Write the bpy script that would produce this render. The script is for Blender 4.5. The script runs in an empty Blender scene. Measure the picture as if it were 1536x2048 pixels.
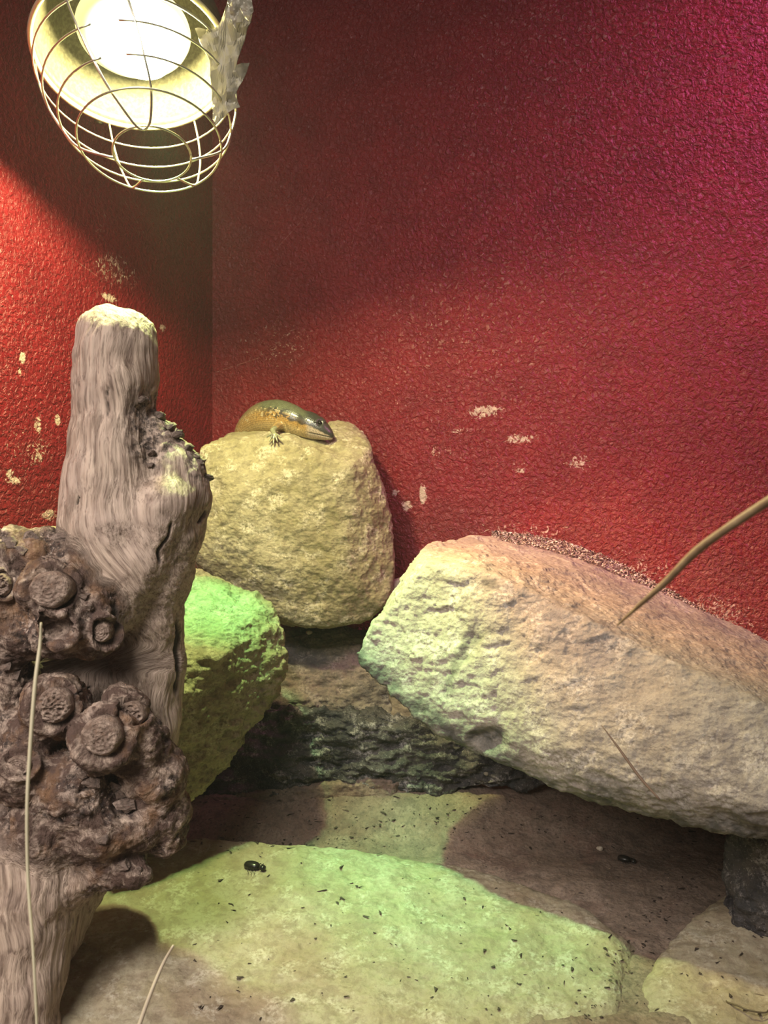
import bpy, bmesh, math, random
import numpy as np
from mathutils import Vector, Matrix, Quaternion

S = bpy.context.scene
COL = S.collection
random.seed(7)

# ------------------------------------------------------------------ camera, world, lights, exposure
F = 1900.0            # focal length in pixels of the 1536 x 2048 frame
CAMZ = 0.5
cd = bpy.data.cameras.new('camera')
cam = bpy.data.objects.new('camera', cd)
COL.objects.link(cam)
cam.location = (0, 0, CAMZ)
cam.rotation_euler = (math.pi / 2, 0, 0)
cd.sensor_fit = 'VERTICAL'
cd.sensor_height = 24
cd.sensor_width = 18
cd.lens = 24 * F / 2048
cd.clip_start = 0.02
cd.dof.use_dof = True
cd.dof.focus_distance = 1.25
cd.dof.aperture_fstop = 9.0
S.camera = cam
S.view_settings.view_transform = 'Standard'
S.view_settings.look = 'None'
S.view_settings.exposure = 0.0
S.view_settings.gamma = 1
S.view_settings.use_curve_mapping = False
S.cycles.max_bounces = 5
S.cycles.diffuse_bounces = 3
S.cycles.glossy_bounces = 2
S.cycles.transmission_bounces = 2
S.cycles.volume_bounces = 0
S.cycles.adaptive_threshold = 0.025

w = bpy.data.worlds.new('world')
S.world = w
w.use_nodes = True
w.node_tree.nodes['Background'].inputs[0].default_value = (0.70, 0.60, 0.55, 1)
w.node_tree.nodes['Background'].inputs[1].default_value = 0.085


def area(name, loc, target, size, power, color, size_y=None, spread=180):
    l = bpy.data.lights.new(name, 'AREA')
    l.energy = power
    l.color = color
    l.size = size
    l.spread = math.radians(spread)
    if size_y:
        l.shape = 'RECTANGLE'
        l.size_y = size_y
    o = bpy.data.objects.new(name, l)
    COL.objects.link(o)
    o.location = loc
    o.rotation_euler = (Vector(target) - Vector(loc)).to_track_quat('-Z', 'Y').to_euler()
    return o


# light of the visitors' room through the front glass, pink-violet from the right
area('room_light', (-0.55, -0.65, 2.05), (-0.2, 1.2, 0.0), 0.7, 8.5, (1.0, 0.92, 0.86), spread=80)
area('wood_fill_light', (-1.0, -0.35, 1.15), (-0.33, 1.02, 0.22), 0.6, 2.5, (1.0, 0.90, 0.83), spread=48)  # added fill from the left front that brightens the driftwood
area('violet_room_light', (1.05, 0.80, 1.85), (0.60, 1.5, 1.02), 0.35, 2.0, (1.0, 0.20, 0.62), spread=46)


def P(px, py, d):
    """point of the place seen at pixel (px, py) of the photograph, d metres in front of the lens"""
    return Vector(((px - 768) / F * d, d, CAMZ - (py - 1024) / F * d))


# heat lamp geometry (needed by lights): rim centre and axis
LAMP_C = P(264, 112, 1.10)
TILT = math.radians(22)
AX = Vector((0.05, -math.sin(TILT), -math.cos(TILT))).normalized()     # the way the lamp points

# spots added just below the bulb face, for the heat lamp's coloured fringes


def green(dx, dy, deg, energy, col=(0.02, 1.0, 0.30)):
    sl = bpy.data.lights.new('fringe_tint', 'SPOT')
    sl.energy = energy
    sl.color = col
    sl.spot_size = math.radians(deg)
    sl.spot_blend = 1.0 if deg > 50 else 0.85
    sl.shadow_soft_size = 0.012
    so = bpy.data.objects.new('added_fringe_spot', sl)
    COL.objects.link(so)
    so.location = LAMP_C + AX * 0.036 + Vector((0.014, 0, 0))
    so.rotation_euler = Vector((dx, dy, -1)).to_track_quat('-Z', 'Y').to_euler()


green(0.06, 0.40, 17, 58)
green(0.40, 0.18, 31, 40)
green(0.18, 0.0, 60, 18, (0.25, 1.0, 0.28))
green(0.85, 0.36, 44, 42, (1.0, 0.34, 0.16))  # added orange-red fringe, aimed at the tilted boulder's top

# ------------------------------------------------------------------ numpy noise
_rng = np.random.RandomState(11)
_perm = _rng.permutation(256).astype(np.int64)
_perm = np.concatenate([_perm, _perm, _perm])
_g = _rng.normal(size=(256, 3))
_g /= np.linalg.norm(_g, axis=1)[:, None]
_r1 = _rng.rand(256, 3)


def pn(p):
    """gradient noise of an (n,3) array, about -1..1"""
    i = np.floor(p).astype(np.int64)
    f = p - i
    i &= 255
    u = f * f * f * (f * (f * 6 - 15) + 10)
    res = 0
    for dx in (0, 1):
        wx = u[:, 0] if dx else 1 - u[:, 0]
        for dy in (0, 1):
            wy = u[:, 1] if dy else 1 - u[:, 1]
            for dz in (0, 1):
                wz = u[:, 2] if dz else 1 - u[:, 2]
                h = _perm[_perm[_perm[(i[:, 0] + dx) & 255] + ((i[:, 1] + dy) & 255)] + ((i[:, 2] + dz) & 255)]
                g = _g[h]
                res = res + wx * wy * wz * (g[:, 0] * (f[:, 0] - dx) + g[:, 1] * (f[:, 1] - dy) + g[:, 2] * (f[:, 2] - dz))
    return res * 1.5


def fbm(p, o=4, gain=0.5):
    a, r = 1.0, 0
    for k in range(o):
        r = r + a * pn(p * 2.03 ** k + 17.3 * k)
        a *= gain
    return r


def ridged(p, o=3, gain=0.5):
    a, r = 1.0, 0
    for k in range(o):
        r = r + a * (1 - 2 * np.abs(pn(p * 2.03 ** k + 9.1 * k)))
        a *= gain
    return r


def worley(p):
    """cell noise: distance to the nearest and second nearest point and a value per cell"""
    i = np.floor(p).astype(np.int64)
    f1 = np.full(len(p), 9.0)
    f2 = np.full(len(p), 9.0)
    cv = np.zeros(len(p))
    for dx in (-1, 0, 1):
        for dy in (-1, 0, 1):
            for dz in (-1, 0, 1):
                c = i + np.array([dx, dy, dz])
                h = _perm[_perm[_perm[c[:, 0] & 255] + (c[:, 1] & 255)] + (c[:, 2] & 255)]
                d = np.linalg.norm(c + _r1[h] - p, axis=1)
                n = d < f1
                f2 = np.where(n, f1, np.minimum(f2, d))
                cv = np.where(n, _r1[h, 0], cv)
                f1 = np.where(n, d, f1)
    return f1, f2, cv


def sstep(a, b, x):
    t = np.clip((x - a) / (b - a), 0, 1)
    return t * t * (3 - 2 * t)


# ------------------------------------------------------------------ surface nets from a distance field
def nets(field, lo, hi, h):
    """field((n,3)) -> (n,) ; returns vertices and quads of its zero surface"""
    lo, hi = np.array(lo, float), np.array(hi, float)
    n = np.ceil((hi - lo) / h).astype(int) + 1
    ax = [lo[k] + h * np.arange(n[k]) for k in range(3)]
    v = np.empty(n, np.float32)
    yy, zz = np.meshgrid(ax[1], ax[2], indexing='ij')
    step = max(1, 400000 // (n[1] * n[2]))
    for i in range(0, n[0], step):
        xs = ax[0][i:i + step]
        pts = np.empty((len(xs), n[1], n[2], 3))
        pts[..., 0] = xs[:, None, None]
        pts[..., 1] = yy
        pts[..., 2] = zz
        v[i:i + len(xs)] = field(pts.reshape(-1, 3)).reshape(len(xs), n[1], n[2])
    v[0], v[-1], v[:, 0], v[:, -1], v[:, :, 0], v[:, :, -1] = 1, 1, 1, 1, 1, 1
    s = v < 0
    c = np.zeros(n - 1, np.int8)
    for a in (0, 1):
        for b in (0, 1):
            for e in (0, 1):
                c += s[a:n[0] - 1 + a, b:n[1] - 1 + b, e:n[2] - 1 + e]
    cells = np.argwhere((c > 0) & (c < 8))
    acc = np.zeros((len(cells), 3))
    cnt = np.zeros(len(cells))
    corners = [(a, b, e) for a in (0, 1) for b in (0, 1) for e in (0, 1)]
    for p0 in corners:
        for k in range(3):
            if p0[k]:
                continue
            p1 = list(p0)
            p1[k] = 1
            q0, q1 = cells + np.array(p0), cells + np.array(p1)
            a = v[q0[:, 0], q0[:, 1], q0[:, 2]]
            b = v[q1[:, 0], q1[:, 1], q1[:, 2]]
            m = (a < 0) != (b < 0)
            t = np.where(m, a / np.where(m, a - b, 1), 0)
            acc += np.where(m[:, None], np.array(p0) + t[:, None] * (np.array(p1) - np.array(p0)), 0)
            cnt += m
    verts = lo + h * (cells + acc / cnt[:, None])
    idx = np.full(n - 1, -1, np.int64)
    idx[cells[:, 0], cells[:, 1], cells[:, 2]] = np.arange(len(cells))
    quads = []
    for k in range(3):
        u, w_ = (k + 1) % 3, (k + 2) % 3
        sl0 = [slice(None)] * 3
        sl1 = [slice(None)] * 3
        sl0[k] = slice(0, -1)
        sl1[k] = slice(1, None)
        a, b = s[tuple(sl0)], s[tuple(sl1)]
        e = np.argwhere(a != b)
        ok = (e[:, u] > 0) & (e[:, w_] > 0) & (e[:, u] < n[u] - 1) & (e[:, w_] < n[w_] - 1)
        e = e[ok]
        fl = a[e[:, 0], e[:, 1], e[:, 2]]
        du, dw = np.zeros(3, int), np.zeros(3, int)
        du[u] = 1
        dw[w_] = 1
        g = [idx[tuple((e - o).T)] for o in (0 * du, du, du + dw, dw)]
        q = np.stack(g, 1)
        q = np.where(fl[:, None], q, q[:, ::-1])
        quads.append(q)
    return verts, np.concatenate(quads)


def mesh_np(name, verts, quads):
    me = bpy.data.meshes.new(name)
    me.vertices.add(len(verts))
    me.vertices.foreach_set('co', np.asarray(verts, np.float32).ravel())
    me.loops.add(quads.size)
    me.loops.foreach_set('vertex_index', quads.ravel().astype(np.int32))
    me.polygons.add(len(quads))
    me.polygons.foreach_set('loop_start', (np.arange(len(quads)) * quads.shape[1]).astype(np.int32))
    me.update(calc_edges=True)
    me.polygons.foreach_set('use_smooth', np.ones(len(quads), bool))
    me.validate()
    return me


def normals(me):
    n = np.empty(len(me.vertices) * 3, np.float32)
    me.vertex_normals.foreach_get('vector', n)
    return n.reshape(-1, 3).astype(float)


def coords(me):
    c = np.empty(len(me.vertices) * 3, np.float32)
    me.vertices.foreach_get('co', c)
    return c.reshape(-1, 3).astype(float)


def setco(me, c):
    me.vertices.foreach_set('co', np.asarray(c, np.float32).ravel())
    me.update()


def smin(a, b, k):
    h = np.clip(0.5 + 0.5 * (b - a) / k, 0, 1)
    return b * (1 - h) + a * h - k * h * (1 - h)


def cone_sdf(p, a, b, ra, rb):
    a, b = np.array(a), np.array(b)
    ab = b - a
    t = np.clip(((p - a) @ ab) / max(ab @ ab, 1e-12), 0, 1)
    return np.linalg.norm(p - a - t[:, None] * ab, axis=1) - (ra + (rb - ra) * t)


# ------------------------------------------------------------------ object helpers
def tag(o, label=None, cat=None, group=None, kind=None):
    if label:
        o['label'] = label
    if cat:
        o['category'] = cat
    if group:
        o['group'] = group
    if kind:
        o['kind'] = kind
    return o


def link(name, me, m, parent=None, loc=None):
    """link a mesh; loc = world point that becomes its origin (vertices are given in world space)"""
    if loc is None and parent is not None:
        loc = parent_loc(parent)
    if loc is not None:
        me.transform(Matrix.Translation(-Vector(loc)))
    o = bpy.data.objects.new(name, me)
    COL.objects.link(o)
    if parent is not None:
        o.parent = parent
        o['_w'] = list(loc)
        o.location = Vector(loc) - parent_loc(parent)
    elif loc is not None:
        o.location = loc
    if m:
        me.materials.append(m)
    return o


def parent_loc(o):
    v = Vector((0, 0, 0))
    while o is not None:
        v += o.location
        o = o.parent
    return v


def empty(name, loc):
    o = bpy.data.objects.new(name, None)
    o.empty_display_size = 0.02
    COL.objects.link(o)
    o.location = loc
    return o


def basepoint(me):
    c = coords(me)
    return Vector(((c[:, 0].min() + c[:, 0].max()) / 2, (c[:, 1].min() + c[:, 1].max()) / 2, c[:, 2].min()))


def tube_mesh(name, paths, seg=8, cap=True):
    """paths: list of (points, radii) -> one mesh of round tubes"""
    bm = bmesh.new()
    for pts, rad in paths:
        pts = [Vector(p) for p in pts]
        if not hasattr(rad, '__len__'):
            rad = [rad] * len(pts)
        n = len(pts)
        up = Vector((0.13, 0.2, 1)).normalized()
        prev = None
        rings = []
        for i in range(n):
            t = (pts[min(i + 1, n - 1)] - pts[max(i - 1, 0)]).normalized()
            if prev is None:
                x = t.cross(up)
                if x.length < 1e-3:
                    x = t.cross(Vector((1, 0, 0)))
            else:
                x = prev - t * prev.dot(t)
            x.normalize()
            prev = x
            y = t.cross(x)
            rings.append([bm.verts.new(pts[i] + (x * math.cos(a) + y * math.sin(a)) * rad[i])
                          for a in [2 * math.pi * k / seg for k in range(seg)]])
        for a, b in zip(rings, rings[1:]):
            for k in range(seg):
                bm.faces.new((a[k], a[(k + 1) % seg], b[(k + 1) % seg], b[k]))
        if cap:
            bm.faces.new(rings[0][::-1])
            bm.faces.new(rings[-1])
    bmesh.ops.recalc_face_normals(bm, faces=bm.faces)
    me = bpy.data.meshes.new(name)
    bm.to_mesh(me)
    bm.free()
    me.polygons.foreach_set('use_smooth', [True] * len(me.polygons))
    return me


def spline(ctrl, n=8):
    """Catmull-Rom through control points (tuples of any length)"""
    c = [np.array(x, float) for x in ctrl]
    c = [2 * c[0] - c[1]] + c + [2 * c[-1] - c[-2]]
    out = []
    for i in range(1, len(c) - 2):
        for k in range(n):
            t = k / n
            out.append(0.5 * (2 * c[i] + (c[i + 1] - c[i - 1]) * t + (2 * c[i - 1] - 5 * c[i] + 4 * c[i + 1] - c[i + 2]) * t * t
                              + (3 * c[i] - c[i - 1] - 3 * c[i + 1] + c[i + 2]) * t ** 3))
    out.append(c[-2])
    return out


# ------------------------------------------------------------------ node helper
class NB:
    def __init__(self, name):
        self.m = bpy.data.materials.new(name)
        self.m.use_nodes = True
        self.t = self.m.node_tree
        self.b = self.t.nodes['Principled BSDF']
        self.tc = self.t.nodes.new('ShaderNodeTexCoord').outputs['Object']

    def set(self, node, **kw):
        for k, v in kw.items():
            s = node.inputs[k.replace('_', ' ')]
            if hasattr(v, 'is_output') or isinstance(v, bpy.types.NodeSocket):
                self.t.links.new(v, s)
            else:
                s.default_value = v
        return node

    def lk(self, a, b):
        if isinstance(a, bpy.types.NodeSocket):
            self.t.links.new(a, b)
        else:
            b.default_value = a

    def map(self, vec=None, scale=(1, 1, 1), loc=(0, 0, 0), rot=(0, 0, 0)):
        n = self.t.nodes.new('ShaderNodeMapping')
        self.lk(vec or self.tc, n.inputs[0])
        n.inputs['Location'].default_value = loc
        n.inputs['Rotation'].default_value = rot
        n.inputs['Scale'].default_value = scale
        return n.outputs[0]

    def noise(self, scale, detail=4, rough=0.55, vec=None, dist=0, col=False):
        n = self.t.nodes.new('ShaderNodeTexNoise')
        self.lk(vec or self.tc, n.inputs['Vector'])
        n.inputs['Scale'].default_value = scale
        n.inputs['Detail'].default_value = detail
        n.inputs['Roughness'].default_value = rough
        n.inputs['Distortion'].default_value = dist
        return n.outputs['Color' if col else 'Fac']

    def vor(self, scale, vec=None, feat='F1', out='Distance', rnd=1):
        n = self.t.nodes.new('ShaderNodeTexVoronoi')
        n.feature = feat
        self.lk(vec or self.tc, n.inputs['Vector'])
        n.inputs['Scale'].default_value = scale
        n.inputs['Randomness'].default_value = rnd
        return n.outputs[out]

    def ramp(self, fac, stops, interp='LINEAR'):
        n = self.t.nodes.new('ShaderNodeValToRGB')
        n.color_ramp.interpolation = interp
        e = n.color_ramp.elements
        while len(e) < len(stops):
            e.new(0.5)
        for x, (p, c) in zip(e, stops):
            x.position = p
            x.color = (c, c, c, 1) if not hasattr(c, '__len__') else (*c, 1)
        self.lk(fac, n.inputs[0])
        return n.outputs[0]

    def mix(self, fac, a, b, mode='MIX'):
        n = self.t.nodes.new('ShaderNodeMix')
        n.data_type = 'RGBA'
        n.blend_type = mode
        self.lk(fac, n.inputs[0])
        for v, s in ((a, n.inputs[6]), (b, n.inputs[7])):
            if isinstance(v, tuple):
                v = (*v, 1) if len(v) == 3 else v
            self.lk(v, s)
        return n.outputs[2]

    def math(self, op, a, b=0.0, clamp=False):
        n = self.t.nodes.new('ShaderNodeMath')
        n.operation = op
        n.use_clamp = clamp
        self.lk(a, n.inputs[0])
        self.lk(b, n.inputs[1])
        return n.outputs[0]

    def bump(self, h, dist, strength=1.0, normal=None):
        n = self.t.nodes.new('ShaderNodeBump')
        n.inputs['Strength'].default_value = strength
        n.inputs['Distance'].default_value = dist
        self.lk(h, n.inputs['Height'])
        if normal:
            self.lk(normal, n.inputs['Normal'])
        return n.outputs[0]

    def attr(self, name, out='Fac'):
        n = self.t.nodes.new('ShaderNodeAttribute')
        n.attribute_name = name
        return n.outputs[out]

    def out(self, **kw):
        self.set(self.b, **kw)
        return self.m


def plain(name, col, rough=0.5, metal=0.0, spec=0.5, noise=None):
    b = NB(name)
    c = (*col, 1)
    if noise:
        c = b.mix(b.ramp(b.noise(noise[0], 3), [(0.35, 0), (0.65, 1)]), tuple(col), tuple(noise[1]))
    m = b.out(Base_Color=c, Roughness=rough, Metallic=metal)
    b.b.inputs['Specular IOR Level'].default_value = spec
    return m


def rock_mat(name, a, b_, dark, white, dark_amt=0.35, white_amt=0.5, off=0.0, bumpd=0.0016, fleck=0.0, stain=None, patina=None):
    b = NB(name)
    v = b.map(loc=(off, off * 1.7, -off))
    n1 = b.noise(14, 8, 0.62, v, 0.6)
    n2 = b.noise(55, 6, 0.65, v, 0.3)
    n3 = b.noise(230, 5, 0.7, v)
    c = b.mix(b.ramp(n1, [(0.36, 0), (0.64, 1)]), a, b_)
    if stain:
        c = b.mix(b.ramp(b.noise(8, 6, 0.6, b.map(v, loc=(3, 1, 5)), 0.8), [(0.5, 0), (0.66, 0.75)]), c, stain)
    c = b.mix(b.ramp(n2, [(0.40, dark_amt), (0.52, 0)]), c, dark)
    w1 = b.math('MULTIPLY', b.ramp(b.noise(30, 7, 0.7, b.map(v, loc=(7, 2, 1))), [(0.52, 0), (0.60, white_amt)]),
                b.ramp(n3, [(0.42, 0), (0.56, 1)]))
    c = b.mix(w1, c, white)
    c = b.mix(b.ramp(n3, [(0.36, 0.45), (0.5, 0)]), c, dark)
    if fleck:
        fl = b.math('MULTIPLY', b.ramp(b.noise(420, 3, 0.6, v), [(0.60, 0), (0.68, fleck)]), b.ramp(n1, [(0.4, 0.2), (0.55, 1)]))
        c = b.mix(fl, c, white)
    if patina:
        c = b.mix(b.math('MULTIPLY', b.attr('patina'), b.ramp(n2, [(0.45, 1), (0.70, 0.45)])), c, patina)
    h = b.math('ADD', b.math('MULTIPLY', n2, 0.9), b.math('MULTIPLY', n3, 0.5))
    h = b.math('ADD', h, b.math('MULTIPLY', b.vor(160, b.map(v, scale=(1, 1, 1.6))), 0.35))
    return b.out(Base_Color=c, Roughness=b.ramp(n3, [(0.3, 0.62), (0.7, 0.9)]), Normal=b.bump(h, bumpd * 2.2, 0.9))


# ------------------------------------------------------------------ walls
WC = Vector((-0.316, 1.75, 0))                       # the corner
RD = Vector((0.9347, -0.3553, 0)).normalized()       # along the right wall
LD = Vector((-0.3553, -0.9347, 0)).normalized()      # along the left wall


def wall_hit(px, py, dirv):
    """local (along, up) of the wall point seen at a pixel"""
    k = (px - 768) / F
    # WC.x + s*dx = k*(WC.y + s*dy)
    s = (k * WC.y - WC.x) / (dirv.x - k * dirv.y)
    y = WC.y + s * dirv.y
    return s, CAMZ - (py - 1024) / F * y


def wall_mat(name, scuffs, streaks, seed):
    b = NB(name)
    v = b.map(loc=(seed, 0, seed * 2))
    # roller-textured paint
    n1 = b.noise(125, 4, 0.55, v, 0.6)
    n2 = b.noise(260, 3, 0.5, v, 0.4)
    n3 = b.noise(14, 5, 0.6, v)
    h = b.math('ADD', b.ramp(n1, [(0.36, 0), (0.62, 1)]), b.math('MULTIPLY', n2, 0.55))
    h = b.math('ADD', h, b.math('MULTIPLY', n3, 0.8))
    red = b.mix(b.ramp(n3, [(0.35, 0), (0.65, 1)]), (0.18, 0.010, 0.015), (0.235, 0.013, 0.019))
    sep = b.t.nodes.new('ShaderNodeSeparateXYZ')
    b.lk(b.tc, sep.inputs[0])
    x, z = sep.outputs[0], sep.outputs[2]
    total = None
    chips = b.noise(95, 6, 0.75, v, 1.5)
    for (cx, cz, rx, rz, amt) in scuffs:
        dx = b.math('DIVIDE', b.math('SUBTRACT', x, cx), rx)
        dz = b.math('DIVIDE', b.math('SUBTRACT', z, cz), rz)
        d = b.math('ADD', b.math('MULTIPLY', dx, dx), b.math('MULTIPLY', dz, dz))
        m = b.math('MULTIPLY', b.math('SUBTRACT', 1.0, d, True), amt)
        total = m if total is None else b.math('MAXIMUM', total, m)
    thr = b.math('SUBTRACT', b.math('ADD', chips, b.math('MULTIPLY', total, 0.23)), 0.64)
    mask = b.math('MULTIPLY', thr, 22, True)
    mask = b.math('MULTIPLY', mask, b.math('MULTIPLY', total, 6, True))
    c = b.mix(mask, red, (0.62, 0.45, 0.36))
    # sand dust clinging low on the wall
    dust = b.math('MULTIPLY', b.ramp(z, [(0.0, 1), (0.40, 0.55), (0.56, 0)]), b.ramp(b.noise(9, 5, 0.6, b.map(loc=(4, 0, 2))), [(0.4, 0.15), (0.7, 0.75)]))
    c = b.mix(dust, c, (0.17, 0.075, 0.055))
    c = b.mix(b.math('MULTIPLY', b.ramp(b.noise(700, 2, 0.5, v), [(0.7, 0), (0.74, 0.5)]), b.ramp(z, [(0.0, 1), (0.7, 0.3)])), c, (0.5, 0.33, 0.26))
    for (x0, z0, x1, z1, wd) in streaks:
        L = math.hypot(x1 - x0, z1 - z0)
        ux, uz = (x1 - x0) / L, (z1 - z0) / L
        ax_ = b.math('SUBTRACT', x, x0)
        az_ = b.math('SUBTRACT', z, z0)
        t = b.math('ADD', b.math('MULTIPLY', ax_, ux), b.math('MULTIPLY', az_, uz))
        s = b.math('ABSOLUTE', b.math('SUBTRACT', b.math('MULTIPLY', ax_, uz), b.math('MULTIPLY', az_, ux)))
        m = b.math('MULTIPLY', b.math('LESS_THAN', s, wd), b.math('MULTIPLY', b.math('GREATER_THAN', t, 0.0), b.math('LESS_THAN', t, L)))
        c = b.mix(b.math('MULTIPLY', m, b.ramp(b.noise(120, 2), [(0.4, 0), (0.6, 0.35)])), c, (0.60, 0.36, 0.30))
    m = b.out(Base_Color=c, Roughness=b.ramp(n2, [(0.3, 0.27), (0.7, 0.42)]), Normal=b.bump(h, 0.0026, 0.8))
    b.b.inputs['Specular IOR Level'].default_value = 0.45
    return m


def px_scuffs(lst, D):
    out = []
    for (px, py, rx, ry, amt) in lst:
        s, z = wall_hit(px, py, D)
        s2, _ = wall_hit(px + rx, py, D)
        yd = WC.y + s * D.y
        out.append((s, z, max(abs(s2 - s), 0.004), ry / F * yd, amt))
    return out


def px_streaks(lst, D):
    return [(*wall_hit(a, b, D), *wall_hit(c, d, D), wd) for (a, b, c, d, wd) in lst]


def wall(name, D, length, scuffs, streaks, seed):
    me = bpy.data.meshes.new(name)
    bm = bmesh.new()
    th = 0.04
    z0, z1 = -0.30, 1.75
    ny = D.cross(Vector((0, 0, 1)))
    # box, local x along the wall, local y = thickness outwards
    nl = 1 if name == 'wall_right' else -1
    x0 = -th if nl == 1 else 0.0
    vs = [bm.verts.new((x, y, z)) for x in (x0, length) for y in (0, nl * th) for z in (z0, z1)]
    bmesh.ops.convex_hull(bm, input=vs)
    bmesh.ops.recalc_face_normals(bm, faces=bm.faces)
    bm.to_mesh(me)
    bm.free()
    o = bpy.data.objects.new(name, me)
    COL.objects.link(o)
    o.location = WC
    o.rotation_euler = (0, 0, math.atan2(D.y, D.x))
    me.materials.append(wall_mat('red_paint_' + name, px_scuffs(scuffs, D), px_streaks(streaks, D), seed))
    tag(o, kind='structure')
    return o


wall('wall_right', RD, 1.9,
     [(965, 822, 50, 16, 0.9), (1040, 878, 55, 12, 0.8), (918, 862, 22, 8, 0.7), (846, 988, 10, 24, 1.5),
      (812, 1012, 16, 14, 1.0), (1160, 925, 40, 18, 0.7), (1040, 1060, 130, 22, 0.35), (1040, 935, 20, 20, 0.6),
      (790, 985, 12, 10, 0.9), (875, 905, 30, 16, 0.5), (1250, 1150, 120, 60, 0.5), (1420, 1230, 120, 50, 0.6), (560, 690, 100, 60, 0.3)],
     [(556, 494, 600, 445, 0.0006), (600, 445, 640, 370, 0.0005), (430, 745, 520, 715, 0.0006), (700, 495, 745, 380, 0.0005), (520, 690, 580, 600, 0.0004)], 3.1)
wall('wall_left', LD, 1.7,
     [(45, 715, 8, 20, 1.2), (40, 745, 6, 12, 0.9), (75, 850, 10, 22, 1.0), (115, 840, 8, 14, 1.1), (30, 960, 22, 12, 1.0), (20, 945, 12, 14, 1.1),
      (75, 915, 20, 14, 0.9), (218, 595, 18, 10, 1.3), (325, 655, 8, 10, 1.2), (150, 850, 6, 16, 1.1), (60, 900, 60, 50, 0.4),
      (100, 1030, 22, 14, 1.1), (230, 540, 60, 40, 0.5), (200, 430, 20, 60, 0.3)],
     [(230, 370, 290, 470, 0.0007), (262, 390, 285, 430, 0.0006), (205, 560, 150, 520, 0.0005)], 7.7)

# a low ceiling slab far above, and the room side stays open for the front glass
# ------------------------------------------------------------------ floor
floor_mat = rock_mat('dusty_brown_stone', (0.21, 0.155, 0.115), (0.27, 0.20, 0.145), (0.05, 0.037, 0.032), (0.50, 0.40, 0.33), 0.35, 0.22, 2.0, 0.0012, 0.25, stain=(0.18, 0.10, 0.075))


def build_floor():
    xs = np.arange(-0.85, 1.35, 0.005)
    ys = np.arange(0.45, 1.9, 0.005)
    X, Y = np.meshgrid(xs, ys, indexing='ij')
    p = np.stack([X.ravel(), Y.ravel(), 0 * X.ravel()], 1)
    x, y = p[:, 0], p[:, 1]
    z = -0.02 + 0.02 * sstep(1.2, 1.36, y) + 0.065 * sstep(1.36, 1.50, y - 0.12 * np.clip(x - 0.15, 0, 1))
    z -= 0.035 * sstep(1.25, 0.9, y)
    z += 0.004 * sstep(0.12, 0.2, x) * sstep(1.36, 1.25, y)
    z += 0.006 * fbm(p * 7, 4) + 0.0022 * fbm(p * 40, 4) + 0.0012 * ridged(p * np.array([60, 110, 1]), 2)
    p[:, 2] = z
    nx, ny = len(xs), len(ys)
    i = np.arange(nx * ny).reshape(nx, ny)
    q = np.stack([i[:-1, :-1].ravel(), i[1:, :-1].ravel(), i[1:, 1:].ravel(), i[:-1, 1:].ravel()], 1)
    # skirt: give the floor thickness by lowering a duplicate
    me = mesh_np('floor', p, q)
    o = link('floor', me, floor_mat)
    tag(o, kind='structure')
    return o


FLOOR = build_floor()


def smax(vals, k):
    v = np.stack(vals, 0)
    m = v.max(0)
    return m + k * np.log(np.exp((v - m) / k).sum(0))


def hull_planes(pts):
    bm = bmesh.new()
    vs = [bm.verts.new(p) for p in pts]
    bmesh.ops.convex_hull(bm, input=vs)
    bm.normal_update()
    c = sum((Vector(p) for p in pts), Vector()) / len(pts)
    pl = []
    for f in bm.faces:
        n = f.normal.copy()
        d = n.dot(f.verts[0].co)
        if n.dot(c) > d:
            n, d = -n, -d
        if not any(np.dot(np.array(n), q_[0]) > 0.9995 and abs(q_[1] - d) < 0.0015 for q_ in pl):
            pl.append((np.array(n), d))
    bm.free()
    return pl


def subdivide(me, levels=1):
    o = bpy.data.objects.new('tmp', me)
    COL.objects.link(o)
    md = o.modifiers.new('s', 'SUBSURF')
    md.levels = levels
    bpy.context.view_layer.update()
    dg = bpy.context.evaluated_depsgraph_get()
    r = bpy.data.meshes.new_from_object(o.evaluated_get(dg))
    bpy.data.objects.remove(o)
    r.polygons.foreach_set('use_smooth', np.ones(len(r.polygons), bool))
    return r


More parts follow.
